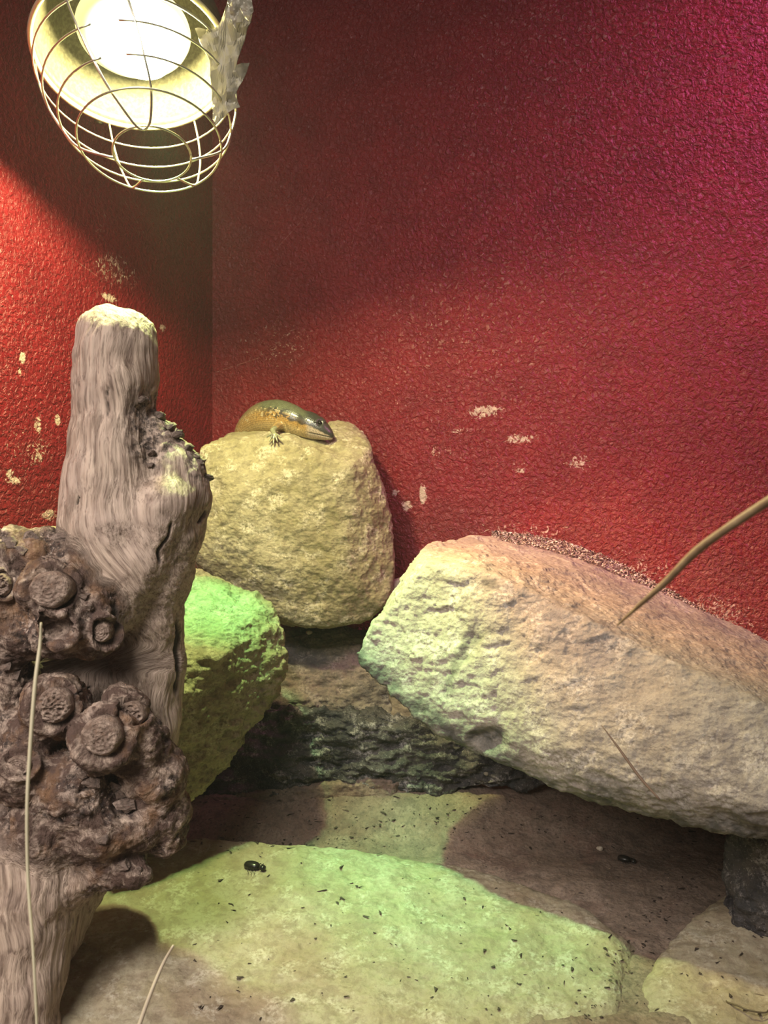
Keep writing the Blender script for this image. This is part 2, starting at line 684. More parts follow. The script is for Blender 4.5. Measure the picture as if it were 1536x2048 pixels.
def rock(name, hulls, m, h=0.003, k=0.0018, amp=1.0, chips=1.0, seed=0.0, cell=28, extra=None, parent=None, strat=None, label=None, cat='rock', group=None, bumps=()):
    """faceted boulder: union of smoothed hulls, then broken and grained relief"""
    P_ = [hull_planes(x) for x in hulls]
    allp = np.array([tuple(p) for x in hulls for p in x])

    def field(p):
        r = None
        for pl in P_:
            d = smax([p @ n - dd for n, dd in pl], k)
            r = d if r is None else smin(r, d, 0.008)
        for (c, rad) in bumps:
            r = smin(r, np.linalg.norm(p - np.array(c), axis=1) - rad, 0.012)
        return r
    v, q = nets(field, allp.min(0) - 0.03, allp.max(0) + 0.03, h * 1.6)
    me = subdivide(mesh_np(name, v, q))
    s = seed * 13.7
    c = coords(me)
    n = normals(me)
    c = c + n * (amp * 0.0035 * fbm(c * 11 + s, 3))[:, None]
    setco(me, c)
    n = normals(me)
    st = np.array(strat if strat else (1, 1, 1.5))
    # flaked layers: terraces of a slow noise, with crisp broken edges
    tq = 5.0 * fbm(c * cell * 0.42 * st + s, 4, 0.55) + 40
    fr = tq - np.floor(tq)
    d = chips * 0.0019 * (np.floor(tq) - 40 + sstep(0.72, 0.98, fr))
    tq = 4.0 * fbm(c * cell * 1.3 * st + s + 5, 3, 0.55) + 40
    fr = tq - np.floor(tq)
    d = d + chips * 0.0009 * (np.floor(tq) - 40 + sstep(0.6, 0.98, fr))
    d = d + amp * (0.0017 * fbm(c * 60 * st + s, 4, 0.6) + 0.0007 * ridged(c * 150 * st + s, 2))
    if extra:
        d = d + extra(c, n)
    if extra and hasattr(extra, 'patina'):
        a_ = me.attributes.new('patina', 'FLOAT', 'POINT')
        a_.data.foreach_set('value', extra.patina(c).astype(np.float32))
    setco(me, c + n * d[:, None])
    o = link(name, me, m, parent, None if parent else basepoint(me))
    if label:
        tag(o, label, cat, group)
    return o


m_yellow = rock_mat('ochre_stone', (0.33, 0.29, 0.14), (0.44, 0.39, 0.23), (0.15, 0.125, 0.06), (0.70, 0.64, 0.44), 0.5, 0.75, 1.0, 0.0011)
m_slab = rock_mat('sandstone_slab', (0.32, 0.27, 0.16), (0.38, 0.335, 0.235), (0.19, 0.14, 0.09), (0.58, 0.53, 0.42), 0.5, 0.5, 5.0, 0.0008, 0.15, stain=(0.27, 0.20, 0.13))
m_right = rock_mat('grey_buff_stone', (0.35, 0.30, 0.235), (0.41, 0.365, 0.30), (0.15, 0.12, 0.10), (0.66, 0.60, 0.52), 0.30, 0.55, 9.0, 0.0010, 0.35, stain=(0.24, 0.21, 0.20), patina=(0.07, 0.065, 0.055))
m_olive = rock_mat('olive_brown_stone', (0.25, 0.205, 0.10), (0.34, 0.28, 0.17), (0.085, 0.065, 0.03), (0.52, 0.46, 0.30), 0.45, 0.45, 12.0, 0.0014)
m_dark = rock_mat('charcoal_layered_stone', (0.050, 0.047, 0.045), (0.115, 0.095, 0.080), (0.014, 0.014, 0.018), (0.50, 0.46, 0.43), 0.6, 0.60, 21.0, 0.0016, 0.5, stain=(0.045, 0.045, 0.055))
m_brown = rock_mat('brown_layered_stone', (0.20, 0.165, 0.12), (0.26, 0.21, 0.155), (0.05, 0.045, 0.045), (0.50, 0.44, 0.38), 0.5, 0.4, 25.0, 0.0013, 0.3, stain=(0.055, 0.05, 0.058))


def low(pts, z):
    """the same points dropped to height z (hidden undersides)"""
    return [Vector((p[0], p[1], z)) for p in pts]


# foreground slab
top = [P(-500, 1800, 1.20), P(150, 1715, 1.29), P(380, 1668, 1.325), P(560, 1692, 1.32), P(760, 1702, 1.315), P(930, 1734, 1.30), P(1050, 1774, 1.26),
       P(1150, 1800, 1.20), P(1235, 1862, 1.14), P(1225, 2062, 1.00), P(1190, 2520, 0.82), P(1290, 1905, 1.14), P(1275, 2110, 1.0), P(-300, 2500, 0.82), P(-650, 2100, 0.95)]
rock('stone_slab', [top + low(top, -0.22)], m_slab, 0.0032, 0.002, 0.55, 0.5, 1.0, 22, label='broad flat sandstone slab filling the foreground, lit yellow green', cat='rock')
top = [P(1395, 1820, 1.20), P(1440, 1792, 1.23), P(1600, 1770, 1.22), P(1275, 1965, 1.075), P(1235, 2100, 1.0), P(1230, 2500, .8), P(2100, 2500, .8), P(2000, 1800, 1.15)]
top = [p + Vector((0, 0, 0.008)) for p in top]
rock('stone_slab', [top + low(top, -0.22)], m_slab, 0.0035, 0.004, 0.5, 0.5, 2.0, 26, label='smaller sandstone slab at the lower right beyond the dark crevice', cat='rock')
# layered stones behind


def back(pts, k, dmax=1.60):
    out = []
    for p in pts:
        d = min(p.y * k, max(dmax, p.y))
        out.append(Vector((p.x / p.y * d, d, CAMZ + (p.z - CAMZ) / p.y * d)))
    return out


t1 = [P(440, 1252, 1.56), P(900, 1250, 1.55), P(740, 1262, 1.52), P(540, 1262, 1.52), P(560, 1335, 1.475), P(740, 1345, 1.47), P(900, 1370, 1.47), P(545, 1385, 1.44), P(700, 1410, 1.445), P(860, 1455, 1.46), P(430, 1380, 1.46)]
t1 = back(t1, 1.035)
rock('flat_stone', [t1 + low(t1[:5], 0.17) + low(t1[6:], 0.165)], m_brown, 0.003, 0.002, 0.8, 1.0, 3.0, 30, strat=(1, 1, 2.6),
     label='sloping brown flat stone right under the yellow boulder', cat='rock')
t2 = [P(300, 1420, 1.42), P(540, 1410, 1.415), P(700, 1437, 1.42), P(860, 1468, 1.43), P(1150, 1500, 1.42), P(1150, 1460, 1.44), P(300, 1380, 1.55)]
b2 = [P(330, 1605, 1.425), P(560, 1590, 1.435), P(800, 1562, 1.44), P(1150, 1580, 1.42), P(1150, 1540, 1.44), P(300, 1560, 1.55)]
t2, b2 = back(t2, 1.035), back(b2, 1.035)
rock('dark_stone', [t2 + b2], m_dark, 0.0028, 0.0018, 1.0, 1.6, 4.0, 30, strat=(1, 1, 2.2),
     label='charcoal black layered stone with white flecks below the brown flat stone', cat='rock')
t3 = [P(390, 1592, 1.42), P(600, 1572, 1.425), P(790, 1553, 1.43), P(830, 1560, 1.45), P(830, 1530, 1.54), P(350, 1560, 1.54)]
t3 = back(t3, 1.03)
rock('flat_stone', [t3 + [Vector((p.x, p.y - 0.004, p.z - 0.035)) for p in t3]], floor_mat, 0.0026, 0.002, 0.5, 0.6, 5.0, 40,
     label='thin brown ledge stone under the charcoal stone', cat='rock')
# yellow boulder carrying the lizard
bA = [P(402, 893, 1.44), P(440, 884, 1.47), P(500, 868, 1.47), P(560, 872, 1.445), P(640, 893, 1.44), P(660, 880, 1.50), P(640, 850, 1.58), P(470, 865, 1.58),
      P(395, 1000, 1.44), P(385, 1110, 1.44), P(470, 985, 1.405), P(700, 925, 1.41), P(745, 915, 1.46), P(772, 985, 1.46), P(790, 1050, 1.465), P(792, 1140, 1.46), P(774, 1205, 1.45),
      P(735, 1245, 1.45), P(660, 1256, 1.44), P(600, 1252, 1.44), P(560, 1225, 1.44), P(450, 1180, 1.45), P(690, 1160, 1.415), P(520, 1120, 1.41),
      P(780, 1200, 1.56), P(760, 980, 1.58), P(400, 1150, 1.60), P(560, 1249, 1.54), P(700, 1249, 1.54), P(400, 930, 1.6)]
bB = [P(655, 838, 1.54), P(690, 836, 1.53), P(735, 866, 1.52), P(744, 900, 1.46), P(700, 915, 1.435), P(662, 880, 1.46), P(650, 850, 1.58), P(735, 870, 1.6), P(650, 960, 1.5), P(740, 980, 1.5), P(700, 980, 1.43)]


def yellow_relief(c, n):
    px = 768 + c[:, 0] / c[:, 1] * F
    return 0.0022 * sstep(0.15, 0.3, fbm(c * 26 + 3, 3)) * sstep(0.0, 0.6, n[:, 2]) + 0.0012 * sstep(0.1, 0.2, fbm(c * 60, 2))


BOULDER = rock('yellow_boulder', [back(bA, 1.03), back(bB, 1.03)], m_yellow, 0.0028, 0.0018, 0.6, 0.30, 6.0, 24, extra=yellow_relief,
               label='rounded yellow boulder in the back corner with the lizard resting on top', cat='rock')
# green topped rock leaning behind the driftwood
bC = [P(372, 1128, 1.36), P(400, 1133, 1.36), P(470, 1160, 1.36), P(548, 1205, 1.335), P(572, 1262, 1.30), P(500, 1240, 1.25), P(440, 1310, 1.20), P(350, 1320, 1.18), P(250, 1310, 1.17), P(250, 1150, 1.33),
      P(578, 1340, 1.28), P(566, 1375, 1.28), P(545, 1405, 1.28), P(500, 1468, 1.25), P(430, 1560, 1.22), P(385, 1600, 1.20), P(250, 1700, 1.18), P(230, 1560, 1.12), P(360, 1400, 1.165),
      P(560, 1380, 1.36), P(400, 1560, 1.34), P(250, 1700, 1.30), P(240, 1250, 1.38)]


def green_relief(c, n):
    return 0.0024 * (sstep(-0.1, 0.25, fbm(c * np.array([35, 35, 60]), 3)) - 0.5)


rock('leaning_rock', [back(bC, 1.045)], m_olive, 0.0026, 0.0014, 0.7, 0.9, 7.0, 34, extra=green_relief, strat=(1.0, 1.0, 1.3),
     label='angular olive rock wedged behind the driftwood, its top lit bright green', cat='rock')
# large rock on the right
bD = [P(842, 1098, 1.30), P(880, 1077, 1.36), P(960, 1070, 1.44), P(1010, 1082, 1.455), P(1180, 1120, 1.435), P(1330, 1190, 1.405), P(1540, 1292, 1.35), P(1850, 1420, 1.27),
      P(852, 1128, 1.20), P(960, 1138, 1.165), P(1120, 1212, 1.125), P(1200, 1272, 1.10), P(1540, 1422, 1.01), P(1850, 1560, 0.94),
      P(775, 1200, 1.245), P(712, 1296, 1.235), P(718, 1325, 1.235), P(790, 1402, 1.20), P(875, 1466, 1.175), P(985, 1504, 1.14), P(1060, 1556, 1.125), P(1170, 1602, 1.105), P(1330, 1640, 1.06), P(1400, 1655, 1.045),
      P(1545, 1655, 1.0), P(1850, 1720, 0.93),
      P(760, 1330, 1.33), P(900, 1420, 1.38), P(1150, 1520, 1.36), P(1500, 1560, 1.27), P(1850, 1620, 1.2), P(900, 1320, 1.165), P(1100, 1440, 1.095), P(1500, 1600, 0.985)]


def right_relief(c, n):
    px = 768 + c[:, 0] / c[:, 1] * F
    py = 1024 - (c[:, 2] - CAMZ) / c[:, 1] * F
    up = sstep(560, 100, np.hypot(px - 900, (py - 1230) * 1.4))
    d = 0.0026 * up * (sstep(0.0, 0.22, fbm(c * np.array([22, 22, 40]) + 4, 4)) - 0.4)
    # chipped hollow on the lower edge
    d -= 0.010 * sstep(50, 10, np.hypot((px - 975), (py - 1478) * 1.5))
    d -= 0.003 * sstep(22, 3, np.abs((px - 905) * 0.8 + (py - 1345) * 0.55 + 22 * pn(c * 30))) * sstep(110, 40, np.abs(py - 1330))
    # layered, broken underside
    d += 0.0025 * sstep(0.1, -0.5, n[:, 2]) * ridged(c * np.array([26, 26, 50]), 3)
    return d


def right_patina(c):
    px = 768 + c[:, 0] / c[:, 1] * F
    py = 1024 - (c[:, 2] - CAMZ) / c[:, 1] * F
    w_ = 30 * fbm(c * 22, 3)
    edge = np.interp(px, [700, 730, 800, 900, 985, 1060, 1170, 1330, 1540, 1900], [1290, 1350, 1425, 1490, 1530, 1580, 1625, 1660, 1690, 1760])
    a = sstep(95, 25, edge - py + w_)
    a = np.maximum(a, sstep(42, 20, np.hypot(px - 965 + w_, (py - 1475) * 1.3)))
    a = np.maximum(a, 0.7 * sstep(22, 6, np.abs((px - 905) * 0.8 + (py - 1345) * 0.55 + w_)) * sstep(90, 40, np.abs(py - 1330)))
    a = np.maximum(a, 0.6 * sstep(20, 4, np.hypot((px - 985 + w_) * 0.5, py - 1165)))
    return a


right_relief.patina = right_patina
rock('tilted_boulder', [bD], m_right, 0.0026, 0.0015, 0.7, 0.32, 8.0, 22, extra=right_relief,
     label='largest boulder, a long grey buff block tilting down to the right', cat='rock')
# support rocks at the right edge
bE = [P(1440, 1672, 1.16), P(1560, 1640, 1.10), P(1760, 1650, 1.10), P(1475, 1700, 1.13), P(1500, 1790, 1.13), P(1540, 1830, 1.12), P(1760, 1850, 1.1), P(1470, 1690, 1.25), P(1760, 1690, 1.25)]
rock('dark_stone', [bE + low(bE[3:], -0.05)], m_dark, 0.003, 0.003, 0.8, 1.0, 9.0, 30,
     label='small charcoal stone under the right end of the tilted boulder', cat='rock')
bF = [P(40, 1062, 1.20), P(75, 1046, 1.22), P(110, 1042, 1.22), P(150, 1050, 1.22), P(160, 1200, 1.2), P(10, 1300, 1.2), P(60, 1700, 1.2), P(200, 1700, 1.2), P(70, 1060, 1.26), P(150, 1060, 1.28), P(160, 1700, 1.28), P(60, 1700, 1.26), P(30, 1900, 1.2), P(200, 1900, 1.2), P(160, 1850, 1.3)]
rock('yellow_stone', [bF], m_yellow, 0.004, 0.004, 0.6, 0.5, 10.0, 24, label='yellow stone whose tip peeks out above the burl at the left', cat='rock')
bG = [P(770, 1165, 1.52), P(800, 1150, 1.52), P(850, 1150, 1.53), P(850, 1260, 1.52), P(770, 1262, 1.5), P(770, 1170, 1.58), P(850, 1170, 1.6), P(780, 1480, 1.5), P(900, 1480, 1.5), P(850, 1480, 1.6)]
rock('peach_stone', [bG], m_slab, 0.0035, 0.003, 0.6, 0.5, 11.0, 30, label='small stone peeking out between the yellow boulder and the tilted boulder', cat='rock')

# gravel heaped between the large rock and the wall
gm = rock_mat('pale_grit', (0.34, 0.24, 0.18), (0.17, 0.11, 0.085), (0.04, 0.03, 0.028), (0.75, 0.66, 0.58), 0.5, 0.8, 30, 0.001, 0.6)


b = NB('mixed_grit')
gm2 = b.out(Base_Color=b.ramp(b.noise(260, 2, 0.6), [(0.38, (0.03, 0.024, 0.022)), (0.47, (0.20, 0.12, 0.09)), (0.53, (0.45, 0.34, 0.27)), (0.60, (0.78, 0.70, 0.62))]), Roughness=0.8)
GPX = [(985, 1068, 1080), (1060, 1076, 1088), (1130, 1090, 1106), (1200, 1114, 1130), (1300, 1163, 1178), (1400, 1222, 1232), (1536, 1290, 1296), (1700, 1365, 1372)]


def grit_edges():
    ew, er = [], []
    for x, yw, yr in GPX:
        s_, z_ = wall_hit(x, yw - 4, RD)
        ew.append(WC + RD * s_ + Vector((0, 0, z_)) + Vector((RD.y, -RD.x, 0)) * 0.004)
        q_ = ew[-1]
        er.append(P(x, yr + 4, q_.y - 0.075))
    return ew, er


def build_grit():
    ew, er = grit_edges()
    bm = bmesh.new()
    rr = random.Random(5)
    for i in range(5200):
        t = rr.random() * (len(ew) - 1)
        k = min(int(t), len(ew) - 2)
        a, b_ = ew[k].lerp(ew[k + 1], t - k), er[k].lerp(er[k + 1], t - k)
        p = a.lerp(b_, rr.random() ** 1.3) + Vector((0, 0, rr.uniform(0.0, 0.004)))
        r = rr.choice((0.0008, 0.001, 0.0013, 0.0018, 0.0028))
        vs = [bm.verts.new(p + Vector((rr.uniform(-1, 1), rr.uniform(-1, 1), rr.uniform(-.7, .7))) * r) for _ in range(6)]
        bmesh.ops.convex_hull(bm, input=vs)
    me = bpy.data.meshes.new('grit')
    bm.to_mesh(me)
    bm.free()
    return tag(link('grit', me, gm2), 'pale grit and sand scattered between the tilted boulder and the red wall', 'grit', kind='stuff')


build_grit()

# bank of packed sand that carries the grit against the wall
ew, er = grit_edges()
bk = [p + Vector((0, 0, -0.002)) for p in ew + er]
hulls_ = [[bk[i], bk[i + 1], bk[len(ew) + i], bk[len(ew) + i + 1]] for i in range(len(ew) - 1)]
rock('sand_bank', [h_ + [Vector((p.x, p.y, max(p.z - 0.16, 0.01))) for p in h_] for h_ in hulls_], gm, 0.004, 0.0015, 0.4, 0.4, 14.0, 40,
     label='bank of packed sand between the tilted boulder and the wall', cat='sand')

# ------------------------------------------------------------------ driftwood
P0 = P


def P(px, py, d):
    return P0(px, py, d * 1.04)


WPX = 0.98 / F
wood_prims = []


def W(px, py, r, d=0.98):
    return (np.array(P(px, py, d)), r / F * d * 1.04)


BURLY = False


def chain(*nodes):
    for a, b in zip(nodes, nodes[1:]):
        wood_prims.append((a[0], b[0], a[1], b[1], BURLY))


# upper trunk
chain(W(233, 688, 74), W(232, 780, 76), W(226, 880, 82), W(222, 960, 92), W(225, 1040, 98), W(235, 1130, 88), W(215, 1220, 60, 1.0))
chain(W(205, 660, 50), W(215, 700, 55))
chain(W(268, 668, 44), W(262, 720, 48))
# torn shoulder and the right strand running down behind the burl
chain(W(295, 850, 30, .985), W(318, 880, 38, .985), W(345, 940, 55, .985), W(355, 1000, 64, .99), W(340, 1060, 66, .99), W(315, 1140, 66, 1.0), W(293, 1230, 66, 1.01), W(295, 1330, 64, 1.02), W(290, 1460, 58, 1.02), W(280, 1600, 60, 1.02))
chain(W(322, 1230, 34, 1.02), W(330, 1330, 32, 1.03), W(325, 1430, 30, 1.03))
chain(W(330, 1010, 50, .96), W(270, 1120, 55, .965), W(235, 1200, 50, .97), W(205, 1260, 40, .955))
# upper burl
BURLY = True
for a in ((97, 1185, 60, .925), (118, 1262, 55, .92), (185, 1215, 48, .935), (190, 1270, 42, .94), (25, 1120, 62, .96), (80, 1105, 42, .955), (130, 1110, 34, .96),
          (-10, 1200, 75, .95), (150, 1150, 55, .95), (-60, 1110, 70, .97), (10, 1290, 50, .96), (60, 1250, 60, .95)):
    n_ = W(*a)
    chain(n_, n_)
# middle burl
for a in ((20, 1370, 55, .97), (112, 1408, 60, .925), (120, 1425, 60, .94), (248, 1428, 52, .945), (205, 1478, 62, .915), (275, 1490, 60, .94), (305, 1550, 68, .955), (318, 1620, 62, .965),
          (150, 1570, 75, .94), (38, 1545, 60, .925), (200, 1640, 85, .955), (90, 1650, 85, .95), (-60, 1420, 90, .97), (-60, 1560, 90, .96), (60, 1470, 60, .95), (270, 1640, 62, .96),
          (330, 1665, 40, .97), (10, 1440, 55, .96)):
    n_ = W(*a)
    chain(n_, n_)
BURLY = False
chain(W(200, 1500, 90, 1.06), W(210, 1640, 95, 1.06), W(120, 1740, 90, 1.05), W(90, 1850, 80, 1.03))
chain(W(120, 1330, 70, 1.02), W(200, 1350, 60, 1.03), W(120, 1420, 70, 1.02))
# lower trunk and spur
chain(W(60, 1690, 110, .965), W(65, 1770, 100, .96), W(45, 1850, 95, .955), W(30, 1950, 92, .95), W(25, 2060, 82, .945), W(20, 2250, 80, .94), W(10, 2420, 85, .94))
BURLY = True
chain(W(190, 1700, 55, .96), W(255, 1735, 30, .955), W(292, 1750, 9, .95))
chain(W(130, 1750, 55, .96), W(190, 1745, 36, .955), W(270, 1752, 9, .95))
BURLY = False
chain(W(100, 1770, 60, .96), W(150, 1765, 45, .955))

HOLES = [(P(114, 1256, .894), 0.0125), (P(116, 1254, .905), 0.0125), (P(155, 1345, .905), 0.024), (P(100, 1335, .90), 0.018), (P(35, 1352, .92), 0.012), (P(120, 1517, .892), 0.0115),
         (P(190, 1560, .885), 0.008), (P(355, 1672, .935), 0.007), (P(112, 1640, .90), 0.004), (P(286, 860, .940), 0.012), (P(296, 815, .945), 0.009), (P(300, 895, .935), 0.008), (P(215, 1555, .89), 0.012), (P(330, 1700, .93), 0.012),
         (P(240, 1655, .895), 0.008), (P(20, 1628, .885), 0.010)]


def wood_field(p):
    r = np.full(len(p), 0.06)
    for (a, b, ra, rb, _) in wood_prims:
        lo = np.minimum(a - ra, b - rb) - 0.035
        hi = np.maximum(a + ra, b + rb) + 0.035
        m = np.all((p > lo) & (p < hi), axis=1)
        if not m.any():
            continue
        d = cone_sdf(p[m], a, b, ra, rb)
        r[m] = smin(r[m], d, 0.012)
    for c, rad in HOLES:
        m = np.linalg.norm(p - np.array(c), axis=1) < rad + 0.03
        if m.any():
            d = rad - np.linalg.norm(p[m] - np.array(c), axis=1)
            r[m] = -smin(-r[m], -d, 0.006)
    return r


KNOTS = [(100, 1180, 44, 38, 'dome'), (108, 1412, 36, 36, 'crack'), (203, 1473, 42, 40, 'dome'), (262, 1430, 30, 26, 'crack'), (36, 1532, 26, 20, 'flat'), (205, 1262, 20, 24, 'dome'), (5, 1170, 18, 24, 'crack'), (116, 1256, 30, 26, 'hole')]


def build_wood():
    lo = np.array([-0.62, 0.85, -0.16])
    hi = np.array([-0.14, 1.20, 0.76])
    v, q = nets(wood_field, lo, hi, 0.0032)
    me = subdivide(mesh_np('trunk', v, q))
    c = coords(me)
    n = normals(me)
    px = 768 + c[:, 0] / c[:, 1] * F
    py = 1024 - (c[:, 2] - CAMZ) / c[:, 1] * F
    # burl weight: knotted zones are coarse, straight grained zones smooth
    db, dt = np.full(len(c), 0.2), np.full(len(c), 0.2)
    for (a, b, ra, rb, kind) in wood_prims:
        dd = cone_sdf(c, a, b, ra, rb)
        if kind:
            db = np.minimum(db, dd)
        else:
            dt = np.minimum(dt, dd)
    burl = sstep(-0.010, 0.010, dt - db + 0.006 * fbm(c * 30, 3))
    rag = sstep(70, 30, np.hypot((px - 300), (py - 855) * 0.6)) + sstep(45, 18, np.hypot((px - 405), (py - 930) * 0.8)) + sstep(35, 15, np.hypot((px - 350), (py - 865)))
    rag = np.clip(rag, 0, 1)
    c = c + n * (0.0045 * fbm(c * 16 + 3, 3) + burl * 0.0040 * fbm(c * 38, 3))[:, None]
    setco(me, c)
    n = normals(me)
    # grain coordinates: run with the trunk, sheared and twisted through the burl
    warp = 0.006 + 0.022 * burl
    g = c + warp[:, None] * np.stack([pn(c * 22 + 1), pn(c * 22 + 7), pn(c * 22 + 13)], 1)
    shear = np.where(py < 1350, sstep(950, 1250, py) * sstep(1348, 1290, py) * 0.55, 0.0)
    gx = g[:, 0] - (-shear) * (g[:, 2] - 0.5)
    gr = np.stack([gx, g[:, 1], g[:, 2] * (0.07 + 0.35 * burl)], 1)
    grain = pn(gr * 210) + 0.7 * pn(gr * 420 + 5)
    fiber = ridged(gr * np.array([70, 70, 90]) + 3, 2)
    swirl = np.sin(90 * fbm(c * 13 + 2, 3))
    d = (1 - burl) * (0.00055 * grain + 0.0009 * fiber) + burl * (0.0005 * grain + 0.00035 * swirl + 0.0009 * fiber)
    # crusty burl and bark remains
    f1, f2, cv = worley(c * 70 + 0.7 * np.stack([pn(c * 60), pn(c * 60 + 5), pn(c * 60 + 9)], 1))
    knr = np.min([np.hypot((px - k[0]) / k[2], (py - k[1]) / k[3]) for k in KNOTS], axis=0)
    crust = np.clip(burl * sstep(0.12, 0.35, fbm(c * 22 + 8, 3)) * sstep(1.1, 1.7, knr) + rag * 1.0, 0, 1.1)
    d = d + crust * (0.0050 * (cv - 0.45) * sstep(0, 0.22, f2 - f1) - 0.0015) + burl * 0.0010 * ridged(c * 80, 3)
    # long drying cracks
    crk = np.zeros(len(c))
    for (x0, y0, x1, y1, wd) in ((217, 770, 215, 835, 2.2), (310, 1130, 345, 1040, 4), (400, 1050, 415, 1020, 4), (152, 990, 148, 1010, 3), (238, 1200, 215, 1270, 6), (352, 1230, 350, 1400, 6),
                             (130, 1395, 185, 1370, 3), (150, 1590, 200, 1560, 4), (100, 1630, 130, 1645, 5)):
        dx, dy = x1 - x0, y1 - y0
        L = math.hypot(dx, dy)
        t = ((px - x0) * dx + (py - y0) * dy) / L ** 2
        wob = 9 * pn(c * 45)
        s = np.abs(((px - x0) * dy - (py - y0) * dx) / L + wob)
        crk = np.maximum(crk, sstep(wd, wd * 0.3, s) * sstep(0, 0.15, t) * sstep(1, 0.85, t) * (n[:, 1] < 0.2))
    d = d - 0.003 * crk
    # lips and grooves around the cut branch knots
    for (kx, ky, ra, rb, kind) in KNOTS:
        r = np.hypot((px - kx) / ra, (py - ky) / rb)
        near = (c[:, 1] < 0.978) & (r < 2)
        prof = 0.0060 * np.exp(-((r - 1.30) / 0.22) ** 2) - 0.006 * np.exp(-((r - 1.02) / 0.09) ** 2) - 0.002 * (r < 1)
        d = d + np.where(near, prof * (0.85 + 0.3 * pn(c * 25)), 0)
    setco(me, c + n * d[:, None])
    at = me.attributes.new('grain', 'FLOAT_VECTOR', 'POINT')
    at.data.foreach_set('vector', gr.astype(np.float32).ravel())
    for nm, val in (('burl', np.clip(burl, 0, 1)), ('crust', np.clip(crust, 0, 1)), ('crack', crk)):
        a = me.attributes.new(nm, 'FLOAT', 'POINT')
        a.data.foreach_set('value', val.astype(np.float32))
    return me


def wood_mat(name='weathered_wood', knot=False):
    b = NB(name)
    if knot:
        g = b.map(scale=(1, 1, 1))
        burl = 0.6
    else:
        g = b.attr('grain', 'Vector')
        burl = b.attr('burl')
    n1 = b.noise(150, 5, 0.6, g, 0.4)
    n2 = b.noise(420, 4, 0.6, g, 0.2)
    n3 = b.noise(18, 5, 0.6)
    c = b.mix(b.ramp(n1, [(0.36, 0), (0.60, 1)]), (0.19, 0.135, 0.10), (0.49, 0.385, 0.30))
    c = b.mix(b.ramp(n3, [(0.42, 0), (0.66, 0.55)]), c, (0.46, 0.36, 0.30))
    c = b.mix(b.ramp(n2, [(0.36, 0.55), (0.48, 0)]), c, (0.065, 0.036, 0.026))
    bl = b.math('MULTIPLY', burl, b.ramp(b.noise(48, 6, 0.65, dist=0.6), [(0.47, 0.95), (0.62, 0)]))
    c = b.mix(bl, c, (0.070, 0.040, 0.030))
    c = b.mix(b.math('MULTIPLY', burl, b.ramp(b.noise(26, 4, 0.6, b.map(loc=(3, 3, 3))), [(0.52, 0), (0.66, 0.6)])), c, (0.23, 0.125, 0.06))
    if not knot:
        cr = b.math('MULTIPLY', b.attr('crust'), b.ramp(b.noise(130, 5, 0.7), [(0.40, 1), (0.56, 0)]))
        c = b.mix(cr, c, (0.040, 0.028, 0.024))
        c = b.mix(b.math('MULTIPLY', b.attr('crust'), b.ramp(b.noise(170, 5, 0.7, b.map(loc=(9, 3, 3))), [(0.55, 0), (0.63, 0.8)])), c, (0.42, 0.33, 0.27))
        c = b.mix(b.attr('crack'), c, (0.025, 0.017, 0.013))
    h = b.math('ADD', n1, b.math('MULTIPLY', n2, 0.6))
    h = b.math('ADD', h, b.math('MULTIPLY', b.math('MULTIPLY', b.noise(200, 5, 0.65, dist=0.5), 1.2), burl))
    m = b.out(Base_Color=c, Roughness=0.72, Normal=b.bump(h, 0.0024, 0.9))
    b.b.inputs['Specular IOR Level'].default_value = 0.3
    return m


m_wood = wood_mat()
m_knot = wood_mat('knot_wood', True)


